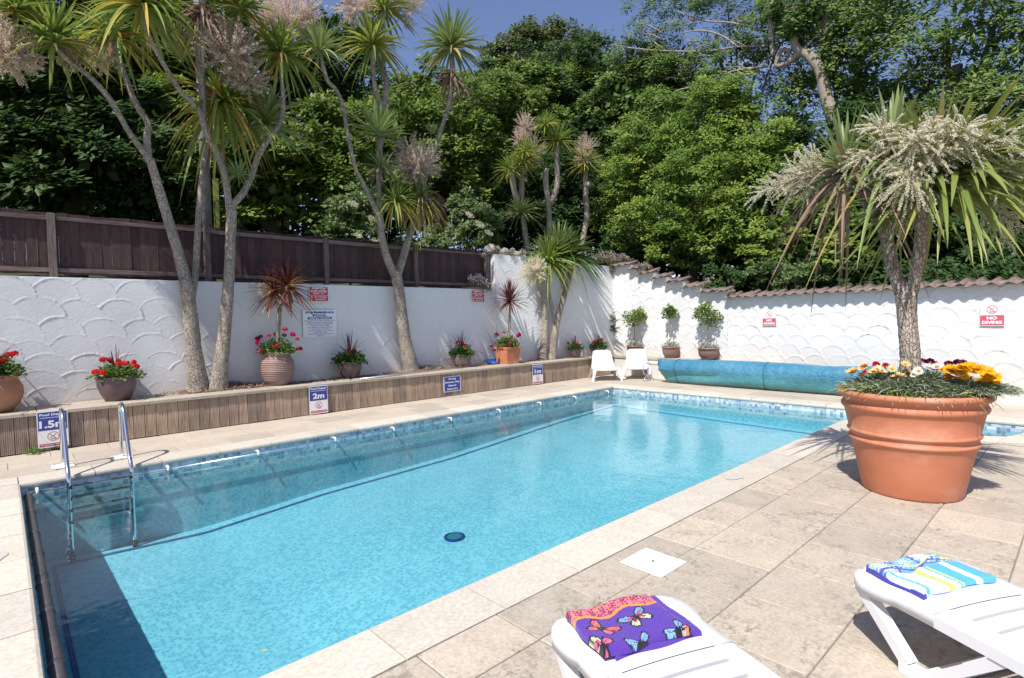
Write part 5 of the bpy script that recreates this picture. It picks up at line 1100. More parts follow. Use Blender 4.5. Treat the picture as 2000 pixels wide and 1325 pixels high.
trunk(T,[bx(1772,590),bx(1784,555),bx(1792,515),bx(1799,465),bx(1800,415),bx(1806,375),bx(1818,350)],[.056,.050,.048,.047,.047,.047,.044],'trunk',n=16,noise_=.05)
trunk(T,[bx(1727,445),bx(1712,425),bx(1692,398),bx(1672,368),bx(1655,342)],[.045,.046,.038,.034,.032],'limb',n=12,noise_=.07)
trunk(T,[bx(1802,400),bx(1826,375,.1),bx(1850,360,.15)],[.04,.036,.034],'limb',n=12)
def bigleaves(P,n,L,lo,hi,dr,mat,key,age,w=.043,az0=None,azr=3.14,name='leaf'):
    if key not in spk: spk[key]=[blade_proto(1,w/L,a,dr*(.25+.75*(a-lo)/(hi-lo+.01)),mat,min(.97,R.uniform(.1,.6)+(R.uniform(.1,.38) if age and (i%3==0) else 0)),9) for i,a in enumerate(np.linspace(lo,hi,10))]
    for i in range(n):
        q=(i+.5)/n; o=link(name,spk[key][min(9,int(q*10))],T); o.location=np.array(P)-ORG[T.name]+(0,0,.06*(1-q)); s=L*R.uniform(.78,1.1); o.scale=(s,s*R.uniform(.85,1.15),s)
        az=i*2.39996 if az0 is None else az0+R.uniform(-azr,azr); o.rotation_euler=(R.normal(0,.10),R.normal(0,.10),az+R.normal(0,.15))
# -Y is right in the picture, +Y left, -X towards the camera
bigleaves(bx(1650,338),70,.55,.15,1.75,.25,PALG,'a',0,.036); bigleaves(bx(1655,345),60,.78,1.3,2.1,1.05,DEAD,'ad',0,.034,name='dead_leaf')
bigleaves(bx(1744,312),56,.60,.12,1.5,.30,PALG,'b',1,.042); bigleaves(bx(1744,312),24,.85,1.4,2.2,.9,PALY,'b2',1,.046)
bigleaves(bx(1830,350),80,.78,.35,2.0,.50,PALY,'c',1,.048); bigleaves(bx(1862,352,.15),120,.92,.8,1.75,.72,PALY,'c2',1,.052,-1.57,1.35); bigleaves(bx(1800,385),22,.72,1.6,2.4,.4,PALY,'c3',1,.050,1.7,.8); bigleaves(bx(1822,372),14,.70,1.5,2.2,.5,PALY,'c4',1,.048,-1.9,.6)
def spray(P,dirn,L,nb,lb,droop):
    """branching sprays of small white stars"""
    P=np.array(P,float); dirn=np.array(dirn,float); dirn/=np.linalg.norm(dirn); V=[];C=[];D=[];b=MB()
    ax=[P+dirn*L*s-(0,0,droop*.35*L*s*s) for s in np.linspace(0,1,7)]; b.tube(ax,[.014,.012,.010,.008,.006,.005,.004],6,1)
    for i in range(int(nb*1.15)):
        s=R.uniform(.12,1); base=P+dirn*L*s-(0,0,droop*.35*L*s*s); d=rv(1)[0]*.9+dirn*.55+np.array([0,0,.1]); d/=np.linalg.norm(d); l=lb*1.12*R.uniform(.55,1.15)*(1.1-.5*s); n=int(l/.008)
        t_=np.linspace(.06,1,n)[:,None]; pts=base+d*l*t_; pts[:,2]-=droop*.5*l*t_[:,0]**2.0; 
        b.tube([pts[0],pts[n//2],pts[-1]],[.0035,.003,.0015],4,2); C.append(np.repeat(pts,5,0)+.0050*rv(n*5)*(1.1-.6*np.repeat(t_,5,0))); 
    C=np.concatenate(C); n=len(C); V,F=leaves(C,rv(n),rv(n),R.uniform(.008,.0145,n),.008,.2,.6)
    o=b.out('flower_spray',GER_ST,T); link('floret_mass',mesh('floret_mass',V-ORG[T.name],F,FLC,rnd=np.tile(np.clip(R.normal(.35,.25,n),0,1),2)),o,kind='stuff')
for (x,y,dx,dirn,L,nb,lb,dr) in ((1752,315,0,(-.5,.1,.45),.42,50,.34,.7),(1775,320,-.1,(-.7,-.25,.25),.45,60,.36,.8),(1815,325,-.1,(-.6,-.5,.35),.50,64,.38,.7),(1838,335,0,(-.35,-.8,.3),.50,54,.36,.6),(1795,345,-.15,(-.8,0,-.1),.36,54,.34,1.0),(1750,320,-.1,(-.5,.5,.15),.36,40,.30,.8),(1870,365,.1,(-.1,-1,.05),.62,56,.34,.5),(1640,345,0,(-.25,.95,-.02),.66,74,.28,.45),(1635,338,0,(.1,.8,.3),.50,44,.24,.3),(1815,335,-.2,(-.7,-.2,.6),.38,40,.30,.4),(1880,400,.1,(.2,-.8,-.4),.4,30,.3,.7)): spray(bx(x,y-12,dx),dirn,L,nb,lb,dr)
# silver-green strap foliage, gazania flowers
SG=leafmat('gazania_leaf',[(0,(.20,.24,.15)),(.5,(.33,.36,.26)),(.78,(.17,.23,.06)),(1,(.40,.42,.11))],.65,.15,(.3,.35,.15))
n=6500; a=R.uniform(0,6.28,n); q=np.sqrt(R.random(n)); C=BP+np.stack([np.cos(a)*q*.49,np.sin(a)*q*.49,.85+.105*(1-q**3)*(1+.3*np.sin(a*3+q*6))],1); inc=.2+q*.95+R.normal(0,.35,n)
V,F,kk=blades(C,a+R.normal(0,.7,n),inc,R.uniform(.05,.115,n)*(1+.75*(R.random(n)<.10)),np.full(n,.012),np.full(n,.40),3,.2,.5); link('gazania_foliage',mesh('gazania_foliage',V-ORG[T.name],F,SG,rnd=np.repeat(np.clip(R.random(n)*.75+.25*(q>.85),0,1),kk)),T,kind='stuff')
def daisy(c1,c2,nm,n=18,r=.042):
    a=np.arange(n)*2*math.pi/n+R.normal(0,.05,n); D=np.stack([np.cos(a),np.sin(a),.28+.1*R.random(n)],1); V,F=leaves(np.zeros((n,3))+.004*D,D,np.tile([0,0,1.],(n,1)),r*R.uniform(.9,1.08,n),r*.36,-.05,.6)
    me=mesh('flower',V,F,leafmat(nm,[(0,c1),(.8,c2),(1,c2)],.6,.25,c1,.2),rnd=np.tile(R.random(n),2)); return me
def centre(c,nm): 
    b=MB().lathe((0,0,0),[(.013,.004),(.012,.009),(.006,.012),(.001,.013)],10); return mesh('flower_centre',np.concatenate(b.V),b.F,plain(nm,c,.8))
DY=[daisy((.85,.50,.008),(.80,.36,.005),'yellow_petal'),daisy((.82,.47,.10),(.80,.62,.30),'apricot_petal'),daisy((.80,.74,.62),(.78,.66,.52),'cream_petal'),daisy((.70,.55,.62),(.75,.68,.70),'mauve_white_petal')]; CE=[centre((.55,.17,.01),'orange_disc'),centre((.30,.20,.04),'brown_disc')]
def putf(me,ce,x,y,dxx,s=1,tilt=.45):
    P=bx(x,y,dxx); o=link('flower',me,T); o.location=P-ORG[T.name]; o.scale=(s,s,s); o.rotation_euler=(R.normal(0,.25),-tilt+R.normal(0,.25),R.uniform(-.6,.6)); c=link('flower_centre',ce,o)
    foot_=np.array([P[0]+.02,P[1],.86]); 
    if P[2]>.90 and dxx>-.4 and x<1840: MB().bar(P-(0,0,.06),P,.004).out('flower_stalk',GER_ST,T)
n=1500; a=R.uniform(0,6.28,n); q=np.sqrt(R.random(n)); cc=bx(1900,757,-.02); C=cc+np.stack([np.cos(a)*q*.20,np.sin(a)*q*.24,.05*(1-q*q)-.03],1)
V,F,kk=blades(C,a+R.normal(0,.6,n),.2+q*.9+R.normal(0,.25,n),R.uniform(.06,.12,n),np.full(n,.014),np.full(n,.4),3,.2,.5); link('gazania_foliage',mesh('gazania_foliage',V-ORG[T.name],F,SG,rnd=np.repeat(np.clip(R.random(n)*.7,0,1),kk)),T,kind='stuff')
for i in range(56): # the yellow cushion at the right
    a=R.uniform(0,6.28); q=math.sqrt(R.random()); putf(DY[0],CE[0],1897+q*52*math.cos(a),737+q*23*math.sin(a)+.12*q*52*math.cos(a),-.12+.12*math.sin(a),R.uniform(.85,1.15),R.uniform(.1,.9))
for x in (1848,1856,1862,1868,1875,1882,1845,1890): putf(DY[0],CE[0],x,722+R.uniform(-4,5),-.05,1.1)
for x,y in ((1690,713),(1665,724),(1676,722),(1705,727),(1720,728),(1742,722),(1768,713),(1772,726),(1750,736),(1662,728),(1685,720),(1715,722),(1758,734)): putf(DY[1],CE[0],x,y,-.12+R.uniform(-.08,.05),R.uniform(.95,1.2))
for x,y in ((1722,725),(1790,731),(1763,737),(1795,726)): putf(DY[2],CE[1],x,y,-.2,1.05)
for x,y in ((1820,722),(1830,718),(1872,732),(1881,736),(1812,720)): putf(DY[3],CE[1],x,y,-.18,1.2)
for x,y,h_ in ((1711,712,HCR),(1730,715,HCR),(1826,712,HCR),(1693,728,HPK),(1686,733,HPK),(1800,706,HDK),(1816,706,HDK),(1852,711,HDK),(1880,709,HDK),(1870,708,HDK)):
    o=link('flower',h_,T); o.location=bx(x,y,.12)-ORG[T.name]; o.scale=(.75,)*3

# ================================================================== TREES AND SHRUBS BEHIND THE WALLS
SYC=leafmat('sycamore_leaf',[(0,(0.081,0.146,0.026)),(.4,(0.135,0.213,0.038)),(.75,(0.216,0.287,0.054)),(1,(0.324,0.354,0.084))],.5,.34,(.22,.32,.03),.3)
SYD=leafmat('dark_leaf',[(0,(0.032,0.071,0.017)),(.5,(0.050,0.101,0.026)),(1,(0.090,0.151,0.039))],.5,.34,(.09,.16,.02),.3)  # leaf colour darkened to stand for deep shade among the trees
BYL=leafmat('laurel_leaf',[(0,(0.091,0.175,0.027)),(.4,(0.174,0.275,0.043)),(.8,(0.288,0.376,0.063)),(1,(0.423,0.416,0.088))],.5,.34,(.18,.26,.03),.3)
ASH=leafmat('ash_leaf',[(0,(0.095,0.171,0.042)),(.5,(0.162,0.244,0.060)),(1,(0.270,0.329,0.096))],.5,.34,(.17,.28,.05),.3)
OAK=leafmat('oak_leaf',[(0,(0.065,0.103,0.024)),(.6,(0.124,0.155,0.035)),(1,(0.195,0.196,0.061))],.5,.22,(.12,.18,.03),.4)
ELD=leafmat('elder_leaf',[(0,(.10,.17,.05)),(.5,(.16,.23,.08)),(1,(.24,.29,.12))],.45,.35,(.22,.32,.07),.4)
ELF=leafmat('elder_flower',[(0,(.75,.72,.55)),(1,(.62,.60,.42))],.8,.2,(.7,.7,.5),.1)
DK=1.9; NL=[0]
def crown(par,blobs,dens,lf,mat,cl=.30,name='crown',wd=.62,inner=.10,flat=.55,lmin=.35,lump=1.0):
    """blobs: (centre, radius, squash). Leaves sit in layered clumps near the outside, a few larger ones deep inside"""
    Cs=[];Ds=[];Ns=[];Ls=[];Rn=[]
    for (c,r,sq) in blobs:
        c=np.array(c,float); nc=int(max(8,dens*DK*r*r)); tocam=EYE-c; tocam/=np.linalg.norm(tocam); m=int(26)
        nl=max(5,int(15*lump)); dl=rv(nl*2); dl=dl[(dl@tocam>-.4)|(R.random(nl*2)<.3)][:nl]; nl=len(dl); lr=r*R.uniform(.24,.44,nl); lc=c+dl*((R.uniform(.62,.92,nl))*r)[:,None]*np.array([1,1,sq])
        w_=lr**2; w_/=w_.sum(); idx=R.choice(nl,nc,p=w_); d=rv(nc)+.75*dl[idx]+np.array([0,0,.5]); d/=np.linalg.norm(d,axis=1)[:,None]
        cc=lc[idx]+d*(lr[idx]*R.uniform(.72,1.08,nc))[:,None]*np.array([1,1,.8*sq]); core=R.random(nc)<.16; cc[core]=c+rv(int(core.sum()))*(R.random(int(core.sum()))**.5*r*.75)[:,None]; cr=cl*R.uniform(.5,1.15,nc)*.85
        tone=R.uniform(-.18,.22,nl)[idx]
        dd=rv(nc*m); rr=R.random(nc*m)**.45; crr=np.repeat(cr,m); off=dd*(rr*crr)[:,None]*np.array([1,1,flat]); C=np.repeat(cc,m,0)+off; C[:,2]-=.35*(off[:,0]**2+off[:,1]**2)/crr
        out_=np.repeat(d,m,0); D=dd*.9+out_*.45+.5*rv(nc*m); D[:,2]-=.25; N=np.array([-.55,-.30,1.0])+.35*out_+.42*rv(nc*m); N/=np.linalg.norm(N,axis=1)[:,None]; D-=.75*(D*N).sum(1)[:,None]*N
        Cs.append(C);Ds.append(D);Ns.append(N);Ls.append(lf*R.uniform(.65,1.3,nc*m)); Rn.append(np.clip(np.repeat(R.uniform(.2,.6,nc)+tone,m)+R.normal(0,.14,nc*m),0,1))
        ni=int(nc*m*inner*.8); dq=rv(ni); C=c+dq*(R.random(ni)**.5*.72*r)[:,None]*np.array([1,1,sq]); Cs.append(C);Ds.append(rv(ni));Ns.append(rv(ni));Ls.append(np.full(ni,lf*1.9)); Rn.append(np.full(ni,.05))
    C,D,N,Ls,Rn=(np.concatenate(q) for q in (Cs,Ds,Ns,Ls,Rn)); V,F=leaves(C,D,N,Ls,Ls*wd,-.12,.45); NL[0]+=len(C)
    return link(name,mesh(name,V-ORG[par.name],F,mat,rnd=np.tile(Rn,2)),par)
def bl(l,Y0): return [(aY(x,y,Y0+dy),r*mpp(aY(x,y,Y0+dy)),sq) for (x,y,r,dy,sq) in l]
def blx(l,X0): return [(aX(x,y,X0+dx),r*mpp(aX(x,y,X0+dx)),sq) for (x,y,r,dx,sq) in l]
def gz(P): return 2.2+.1*max(0,P[1]-10.3) if P[1]>10.3 and P[0]<13 else 1.4+.1*max(0,P[0]-12-.11*P[1])
def tree(name,label,cat,blobs,dens,lf,mat,tr=.16,tmat='bark2',base=None,group='trees and shrubs behind the walls',limbs=5,**k):
    c=sum(b[0]*b[1] for b in blobs)/sum(b[1] for b in blobs); B_=np.array(base if base is not None else (c[0],c[1]+.3,0),float); B_[2]=gz(B_)-.1
    T=thing(name,label,cat,B_,group); trunk(T,[B_,B_*.5+c*.5+(.1,0,0),c],[tr,tr*.8,tr*.5],n=9,mat=tmat,sub=4)
    for b in sorted(blobs,key=lambda q:-q[1])[:limbs]: trunk(T,[B_*.55+c*.45,(B_*.2+c*.3+np.array(b[0])*.5),np.array(b[0])],[tr*.5,tr*.35,tr*.15],'limb',tmat,n=6,sub=3)
    crown(T,blobs,dens,lf,mat,**k); return T
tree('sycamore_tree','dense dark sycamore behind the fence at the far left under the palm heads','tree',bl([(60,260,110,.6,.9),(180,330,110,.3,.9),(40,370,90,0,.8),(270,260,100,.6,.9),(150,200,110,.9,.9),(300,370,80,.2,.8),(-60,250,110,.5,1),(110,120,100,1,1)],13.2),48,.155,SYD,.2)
tree('tall_sycamore','tall sycamore rising out of the top left of the photo above the palm heads','tree',bl([(40,30,130,0,1),(200,-10,130,.3,1),(350,30,110,.2,1),(330,140,95,.6,1),(-40,130,120,0,1),(480,60,80,.8,1)],15.4),34,.16,SYC,.25)
tree('sycamore_tree','leafy sycamore behind the fence between the two tall palms','tree',bl([(420,330,90,.2,.9),(520,300,90,.5,.9),(600,330,85,.2,.9),(560,400,70,0,.8),(480,240,80,1,.9),(640,250,70,.8,.9),(420,430,60,0,.7),(670,330,70,.3,.9),(350,240,80,.8,1)],13.4),46,.145,SYC,.2)
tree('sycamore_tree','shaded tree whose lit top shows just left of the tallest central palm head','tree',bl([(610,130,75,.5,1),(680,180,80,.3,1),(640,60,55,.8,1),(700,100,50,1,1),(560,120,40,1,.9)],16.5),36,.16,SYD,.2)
tree('sycamore_tree','bright-topped sycamore behind the middle palm, left of the open sky','tree',bl([(760,250,95,.3,.9),(860,240,95,.3,.9),(920,310,85,0,.9),(820,340,90,.1,.9),(720,340,80,.2,.9),(930,190,75,.8,.8),(820,170,60,1,.8),(900,400,70,.1,.8),(980,240,70,.8,.9)],14.2),46,.145,SYC,.22)
tree('oak_tree','dark round-crowned evergreen oak standing alone against the sky','tree',bl([(1000,120,52,0,.75),(1060,100,58,0,.8),(1110,118,52,0,.8),(1040,72,38,0,.7),(1090,62,32,0,.7),(1148,112,38,0,.8),(960,95,26,0,.6),(1010,80,32,0,.7),(1130,76,26,0,.6),(1075,150,60,0,.7),(1155,80,16,0,.6),(985,150,40,0,.8)],27),20,.20,OAK,.3,cl=.5,wd=.7,flat=.7)
tree('sycamore_tree','long bank of light green sycamore below the dark oak in the middle distance','tree',bl([(950,170,55,0,.8),(1020,190,70,-.3,.8),(1090,180,60,0,.8),(1150,190,75,-.3,.8),(1220,190,75,-.2,.9),(1060,250,80,-.8,.8),(1170,260,85,-.8,.9),(960,260,75,-.9,.9),(890,180,45,.3,.8),(1010,155,30,0,.7),(1260,260,70,-1,.9)],17.5),40,.17,ELD if 0 else SYC,.25,cl=.36)
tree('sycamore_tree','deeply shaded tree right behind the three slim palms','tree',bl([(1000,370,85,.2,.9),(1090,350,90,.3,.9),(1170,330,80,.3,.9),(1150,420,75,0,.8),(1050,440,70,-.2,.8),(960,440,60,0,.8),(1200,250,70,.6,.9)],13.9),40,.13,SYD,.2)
tree('elder_bush','pale green elder bush with cream flowers just above the fence beside the middle palm','bush',bl([(700,440,45,0,.8),(660,410,35,.1,.8),(720,390,40,.2,.8),(690,480,35,0,.6),(640,450,30,0,.7)],11.6),70,.09,ELD,.05,cl=.17)
tree('elder_bush','pale green elder bush with a few cream flowers to the right of the middle palm','bush',bl([(880,460,45,0,.7),(930,440,48,.1,.8),(850,480,32,0,.6),(960,475,35,0,.6),(915,400,35,.3,.8),(800,480,30,.2,.7)],11.8),70,.09,ELD,.05,cl=.17)
for T,l in ((bpy.data.objects['elder_bush'],[(690,398,7),(735,470,6),(728,428,6),(650,470,5),(700,460,5)]),(bpy.data.objects['elder_bush.001'],[(935,438,8),(918,420,6),(955,455,6),(880,440,4)])):
    for (x,y,r_) in l:
        P=aY(x,y,11.05); rr=r_*mpp(P)*1.6; n=180; a=R.uniform(0,6.28,n); q=np.sqrt(R.random(n))*rr; C=P+np.stack([np.cos(a)*q,np.sin(a)*q*.6,np.sin(a)*q*.7],1); V,F=leaves(C,rv(n),rv(n),.025,.02); link('flower_cluster',mesh('flower_cluster',V-ORG[T.name],F,ELF,rnd=np.tile(R.random(n),2)),T)
tree('bay_tree','large bright green laurel bush swelling over the stepped wall','bush',blx([(1230,330,75,0,1),(1300,280,85,.2,1),(1380,260,85,.2,1),(1440,240,80,.5,1),(1340,370,90,-.4,.9),(1430,340,90,-.3,.9),(1490,300,75,.2,.9),(1260,430,75,-.4,.9),(1360,460,75,-.8,.8),(1450,430,75,-.6,.9),(1400,185,55,.8,.8),(1210,410,55,0,.9),(1500,380,60,-.2,.9),(1440,200,55,.6,.9)],15.2),74,.095,BYL,.15,cl=.22,wd=.5)
tree('sycamore_tree','mid green tree between the laurel bush and the bank of sycamore','tree',blx([(1230,210,80,0,.9),(1300,170,75,.3,.9),(1190,300,60,-.6,.9),(1320,230,60,-.5,.9),(1240,140,50,.6,.8),(1290,120,45,.8,.8)],18.5),46,.15,ASH,.2,cl=.3)
# ivy-clad tree with the bare grey trunk
T=tree('ivy_clad_tree','gnarled grey-trunked tree with ivy leaning over the laurel bush','tree',blx([(1590,30,50,0,1),(1560,60,40,.1,1),(1640,60,50,.2,1),(1620,120,40,.3,1),(1700,40,60,.3,1),(1650,170,40,.3,1),(1680,110,60,.3,1),(1520,30,50,.4,.9),(1620,0,80,.3,1),(1560,170,50,.6,1),(1680,180,60,.6,1),(1720,230,60,.5,1)],17.2),44,.12,ASH,.1,limbs=0,base=aX(1640,330,17.4))
X_=17.0; k=mpp(aX(1600,150,X_)); trunk(T,[aX(*q,X_) for q in ((1650,330),(1638,260),(1622,215),(1612,185),(1606,150),(1597,128),(1575,105),(1555,95),(1548,60),(1542,32))],[15*k,14*k,12*k,11*k,11*k,11*k,9*k,8*k,7*k,6*k],'leaning_trunk','bark3',n=12)
trunk(T,[aX(*q,X_) for q in ((1560,105),(1535,125),(1517,128),(1522,108),(1528,98),(1545,100))],[7*k,5*k,5*k,4*k,4*k,4*k],'limb','bark3'); trunk(T,[aX(*q,X_) for q in ((1545,38),(1530,32),(1540,15),(1560,18))],[7*k,6*k,5*k,4*k],'limb','bark3')
trunk(T,[aX(*q,X_) for q in ((1510,110),(1506,60),(1500,0),(1496,-30))],[5*k,5*k,4*k,4*k],'limb','bark3'); trunk(T,[aX(*q,X_+.3) for q in ((1600,130),(1612,60),(1608,0),(1612,-40))],[8*k,7*k,7*k,6*k],'limb','bark3')
# feathery ash trees at the upper right
T=tree('ash_tree','light open ash tree with bare pale twigs at upper right of centre','tree',blx([(1260,60,35,0,.9),(1320,110,55,0,.9),(1380,60,60,.3,.9),(1300,20,45,.2,.9),(1440,100,55,.3,.9),(1230,95,28,0,.8),(1380,140,50,0,.8),(1440,20,55,.5,.9),(1250,5,30,0,.8),(1210,110,22,0,.8),(1500,60,60,.8,.9),(1480,140,55,.8,.9),(1540,130,50,1,.9),(1540,190,50,1,.9),(1560,20,60,1,.9),(1420,-20,60,.6,.9),(1340,-10,50,.5,.9)],18.2),40,.13,ASH,.1,limbs=8,base=aX(1500,300,18.6),cl=.30,wd=.42,inner=.0,lmin=.6,tmat='bark3')
k=mpp(aX(1350,100,17.8))
for pts in (((1500,90),(1440,92),(1380,100),(1300,100),(1240,95),(1195,88)),((1490,60),(1430,45),(1370,40),(1320,20)),((1440,92),(1410,70),(1370,60),(1330,65)),((1500,130),(1430,140),(1380,165),(1330,175),(1290,190)),((1380,100),(1350,130),(1320,150),(1280,150)),((1300,100),(1270,75),(1245,40))): trunk(T,[aX(*q,17.8+R.uniform(-.2,.2)) for q in pts],[2.3*k]+[1.6*k]*(len(pts)-2)+[.8*k],'bare_branch','bark3',n=6,sub=4)
for i in range(22):
    x,y=R.uniform(1290,1500),R.uniform(40,200); a=R.uniform(-.7,.5); l=R.uniform(25,60); trunk(T,[aX(x,y,17.7),aX(x-l*.5*math.cos(a),y+l*.5*math.sin(a)-4,17.6),aX(x-l*math.cos(a),y+l*math.sin(a),17.6)],[1.3*k,1*k,.5*k],'twig','bark3',n=4,sub=2)
tree('ash_tree','broad ash tree filling the upper right corner above the potted palm','tree',blx([(1760,30,80,0,1),(1850,60,100,0,1),(1950,80,110,0,1),(1900,180,90,-.3,.9),(1980,230,90,-.6,.9),(1800,150,50,.2,.8),(1840,250,70,-.4,.9),(1960,0,110,.3,1),(1700,90,40,.4,.8),(2060,150,110,0,1),(1930,290,70,-.8,.9),(1750,-10,70,0,1),(1760,200,70,.4,1),(1830,200,80,.4,1)],16.5),40,.135,ASH,.2,cl=.30,wd=.4,inner=.06)
tree('sycamore_tree','dark leafy tree behind the heads of the potted palm','tree',blx([(1700,330,80,0,.9),(1620,290,50,.2,.9),(1790,380,90,0,.9),(1900,400,90,0,.9),(1990,400,90,0,.9),(1660,230,45,.5,.8),(1740,450,70,-.4,.8),(1850,470,70,-.4,.8),(1960,480,70,-.4,.8),(2060,350,100,0,1),(1700,260,50,.4,.9),(1560,260,50,.8,.9)],15.6),44,.13,SYD,.2)
tree('hazel_bush','light green broad-leaved bush poking up between laurel and potted palm','bush',blx([(1520,440,45,0,.9),(1560,480,45,-.2,.8),(1500,500,40,-.2,.8),(1620,500,50,-.3,.8),(1580,410,45,.1,.9),(1650,430,45,.1,.9),(1560,330,45,.3,.9),(1600,360,40,.2,.9)],14.3),60,.12,SYC,.06,cl=.22,wd=.8)
tree('low_shrub','small grey-green shrub just above the tiled wall left of the potted palm','bush',blx([(1550,535,28,0,.7),(1530,545,20,0,.7),(1590,530,26,.2,.7),(1480,530,22,.2,.7)],13.3),90,.06,ELD,.03,cl=.12)
# undergrowth and farther woodland that reads as one mass
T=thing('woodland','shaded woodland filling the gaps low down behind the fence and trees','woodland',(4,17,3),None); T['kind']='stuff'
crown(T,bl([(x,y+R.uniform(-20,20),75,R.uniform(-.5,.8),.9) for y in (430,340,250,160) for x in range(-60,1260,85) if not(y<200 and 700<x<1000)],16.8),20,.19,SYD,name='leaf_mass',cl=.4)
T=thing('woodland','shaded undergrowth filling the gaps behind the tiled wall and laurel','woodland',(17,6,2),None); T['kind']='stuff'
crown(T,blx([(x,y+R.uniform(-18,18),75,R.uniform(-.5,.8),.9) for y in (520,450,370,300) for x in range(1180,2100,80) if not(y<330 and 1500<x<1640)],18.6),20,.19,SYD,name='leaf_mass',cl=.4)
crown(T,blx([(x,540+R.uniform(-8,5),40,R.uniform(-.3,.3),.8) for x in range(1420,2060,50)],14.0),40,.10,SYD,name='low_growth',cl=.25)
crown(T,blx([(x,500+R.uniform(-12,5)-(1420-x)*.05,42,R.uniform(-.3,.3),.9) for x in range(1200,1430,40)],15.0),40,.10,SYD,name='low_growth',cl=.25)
print('LEAVES',NL)
# telegraph pole with its yellow guard
P=aY(405,440,10.9); P[2]=2.2; T=thing('utility_pole','grey wooden utility pole with a yellow cable guard behind the fence','utility pole',P)
top=aY(404,-40,10.9); b=MB().tube([P,(P[0],P[1],top[2])],[.085,.07],14,1); b.out('pole',MT['pole'],T,True); Q=aY(424,440,10.85); Q[2]=2.2; Qt=aY(427,350,10.85)
MB().box(Q[0]-.045,Q[0]+.045,Q[1]-.02,Q[1]+.02,2.2,Qt[2],.01).out('cable_guard',MT['yellow'],T); MB().tube([aY(421,440,10.8),aY(419,400,10.8),aY(424,392,10.8),aY(428,402,10.8)],.008,6,4).out('cable',MT['black'],T,True)

# ================================================================== STONES AND DAISIES ON THE WALL TOPS
FLB=leafmat('fleabane_leaf',[(0,(.14,.17,.07)),(.5,(.22,.22,.10)),(1,(.34,.27,.18))],.7,.25,(.25,.28,.1)); FLP=leafmat('fleabane_flower',[(0,(.80,.62,.66)),(.5,(.82,.78,.78)),(1,(.70,.36,.45))],.7,.25,(.8,.6,.65),.1)
def rock(lab,P,s):
    T=thing('stone',lab,'stone',P,'rough stones on top of the tall wall'); b=MB(); V,F=[],[]; n,m_=12,8
    for j in range(m_+1):
        for i in range(n):
            th=math.pi*j/m_; a=2*math.pi*i/n; r_=1+.22*math.sin(3*a+P[0]*7)*math.sin(th)+.12*R.normal(); V.append((P[0]+s[0]*r_*math.sin(th)*math.cos(a),P[1]+s[1]*r_*math.sin(th)*math.sin(a),P[2]+s[2]*(1-r_*math.cos(th))))
    F=[(j*n+i,j*n+(i+1)%n,(j+1)*n+(i+1)%n,(j+1)*n+i) for j in range(m_) for i in range(n)]; b.add(V,F); b.out('stone_body',MT['rock'],T,True)
def twp(x): # point on the tall wall top below a pixel column
    P=aY(x,495,9.9); 
    for _ in range(6): P=aY(x,495,10.06-.17*(P[0]-8.86)+.16)
    return P
for x,lab,s in ((958,'rough stone at the left end of the tall wall top, the biggest of three',(.14,.13,.13)),(985,'rough stone in the middle of the three on the tall wall top',(.15,.12,.10)),(1008,'rough flat stone on the tall wall top, closest to the slim palms',(.13,.12,.08))):
    P=twp(x); P[2]=3.17-.045*(P[0]-8.86)-.01; rock(lab,P,s)
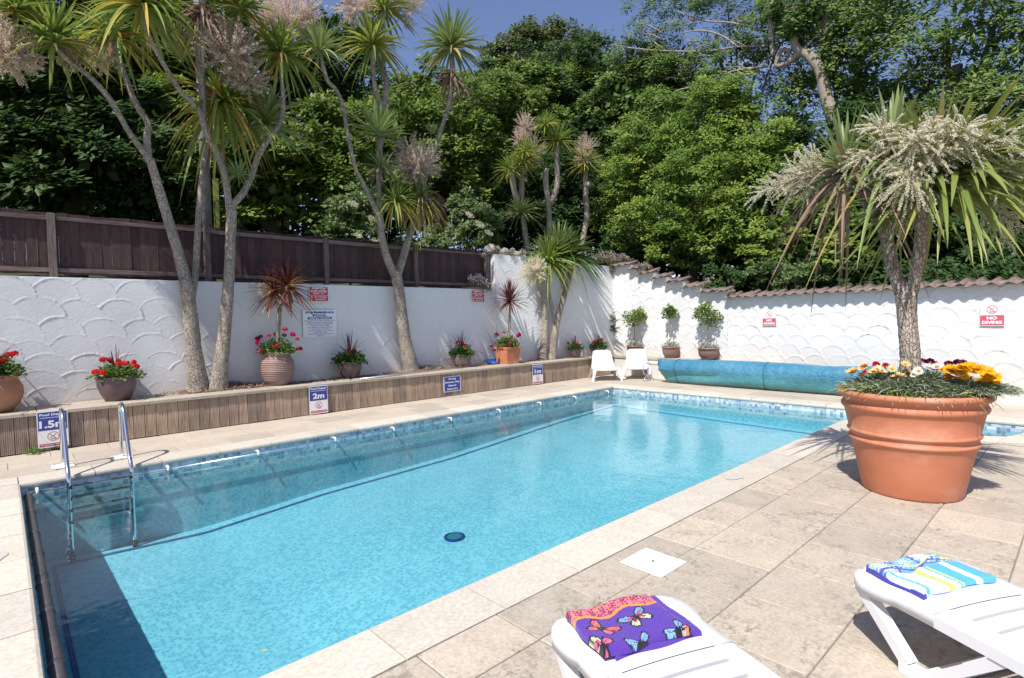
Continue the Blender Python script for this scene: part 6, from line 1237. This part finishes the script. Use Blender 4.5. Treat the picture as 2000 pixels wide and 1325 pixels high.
def fleabane(lab,pts,plane):
    P0=plane(*pts[0][:2]); T=thing('fleabane',lab,'flowering plant',P0,'pink and white daisies on the wall tops'); A=[];B_=[]
    for (x,y,r_) in pts:
        P=plane(x,y); k=mpp(P); n=int(26*r_); d=rv(n); C=P+d*R.random(n)[:,None]**.5*r_*k*np.array([1,.6,1]); A.append(C); n2=int(3.0*r_); d=rv(n2); d[:,2]=np.abs(d[:,2]); d[:,1]=-np.abs(d[:,1])*.6; B_.append(P+d*r_*k*R.uniform(.8,1.25,(n2,1)))
    A=np.concatenate(A); n=len(A); V,F=leaves(A,rv(n)+np.array([0,0,.3]),rv(n),R.uniform(.03,.06,n),.012); link('foliage',mesh('foliage',V-ORG[T.name],F,FLB,rnd=np.tile(R.random(n),2)),T,kind='stuff')
    B_=np.concatenate(B_); n=len(B_); m_=5; a=R.uniform(0,6,n*m_); C=np.repeat(B_,m_,0); V,F=leaves(C,np.stack([np.cos(a),-.2+0*a,np.sin(a)],1),np.tile([-.3,-1,.4],(n*m_,1)),.017,.016); link('flower_heads',mesh('flower_heads',V-ORG[T.name],F,FLP,rnd=np.tile(np.repeat(R.random(n),m_),2)),T,kind='stuff')
def pTW(x,y): P=twp(x); return aY(x,y,P[1]-.16)
def pRW(x,y): return aW(x,y)+np.array([-.03,0,0])
fleabane('clump of pink-tinged daisies on the low wall at the foot of the tall wall',[(930,552,14),(942,556,13),(955,562,10),(920,546,8),(935,545,9)],lambda x,y:aY(x,y,10.0))
fleabane('daisies growing among the stones at the left end of the tall wall',[(950,492,7),(970,488,8),(1000,494,8),(1020,496,8),(1040,500,7),(945,500,6)],pTW)
fleabane('long mass of pink daisies along the tall wall top, trailing down the corner',[(1140,508,9),(1155,507,11),(1172,504,13),(1188,505,15),(1200,510,15),(1196,528,10),(1202,540,7),(1215,505,10),(1225,510,8),(1130,510,7)],pTW)
fleabane('small clump of daisies on the upper steps of the stepped wall',[(1250,524,10),(1262,520,8),(1270,524,6)],pRW)
fleabane('small clump of daisies on the lowest step of the stepped wall',[(1382,552,8),(1376,560,7),(1424,572,6),(1432,570,5)],pRW)
# tiny weeds at the foot of the boards
T=thing('weeds','little green weeds at the foot of the boards below the Pool Depth 1.5m sign','weeds',aY(70,882,9.25)); foliage(T,aZ(66,884,.02),.09,.04,90,GER,.03); foliage(T,aZ(112,876,.02),.08,.05,90,GER,.03)
T=thing('weeds','small dark seedling against the low wall to the left of the ribbed urn','weeds',aZ(497,745,.52)); foliage(T,aZ(497,742,.55),.06,.10,50,GERD,.05)
# fallen leaves floating on the water
C=np.array([aZ(505,1273,WL+.004),aZ(556,1035,WL+.004),aZ(780,1095,WL+.004)]); T=thing('floating_leaf','pale fallen leaf floating on the water near the bottom of the photo','leaf',C[0]); V,F=leaves(C[:1],np.array([[1.,-.6,0]]),np.array([[0,0,1.]]),.055,.018); link('leaf_blade',mesh('leaf_blade',V-ORG[T.name],F,leafmat('floating',[(0,(.5,.42,.15)),(1,(.5,.42,.15))],.6,.1),rnd=[.5,.5]),T)
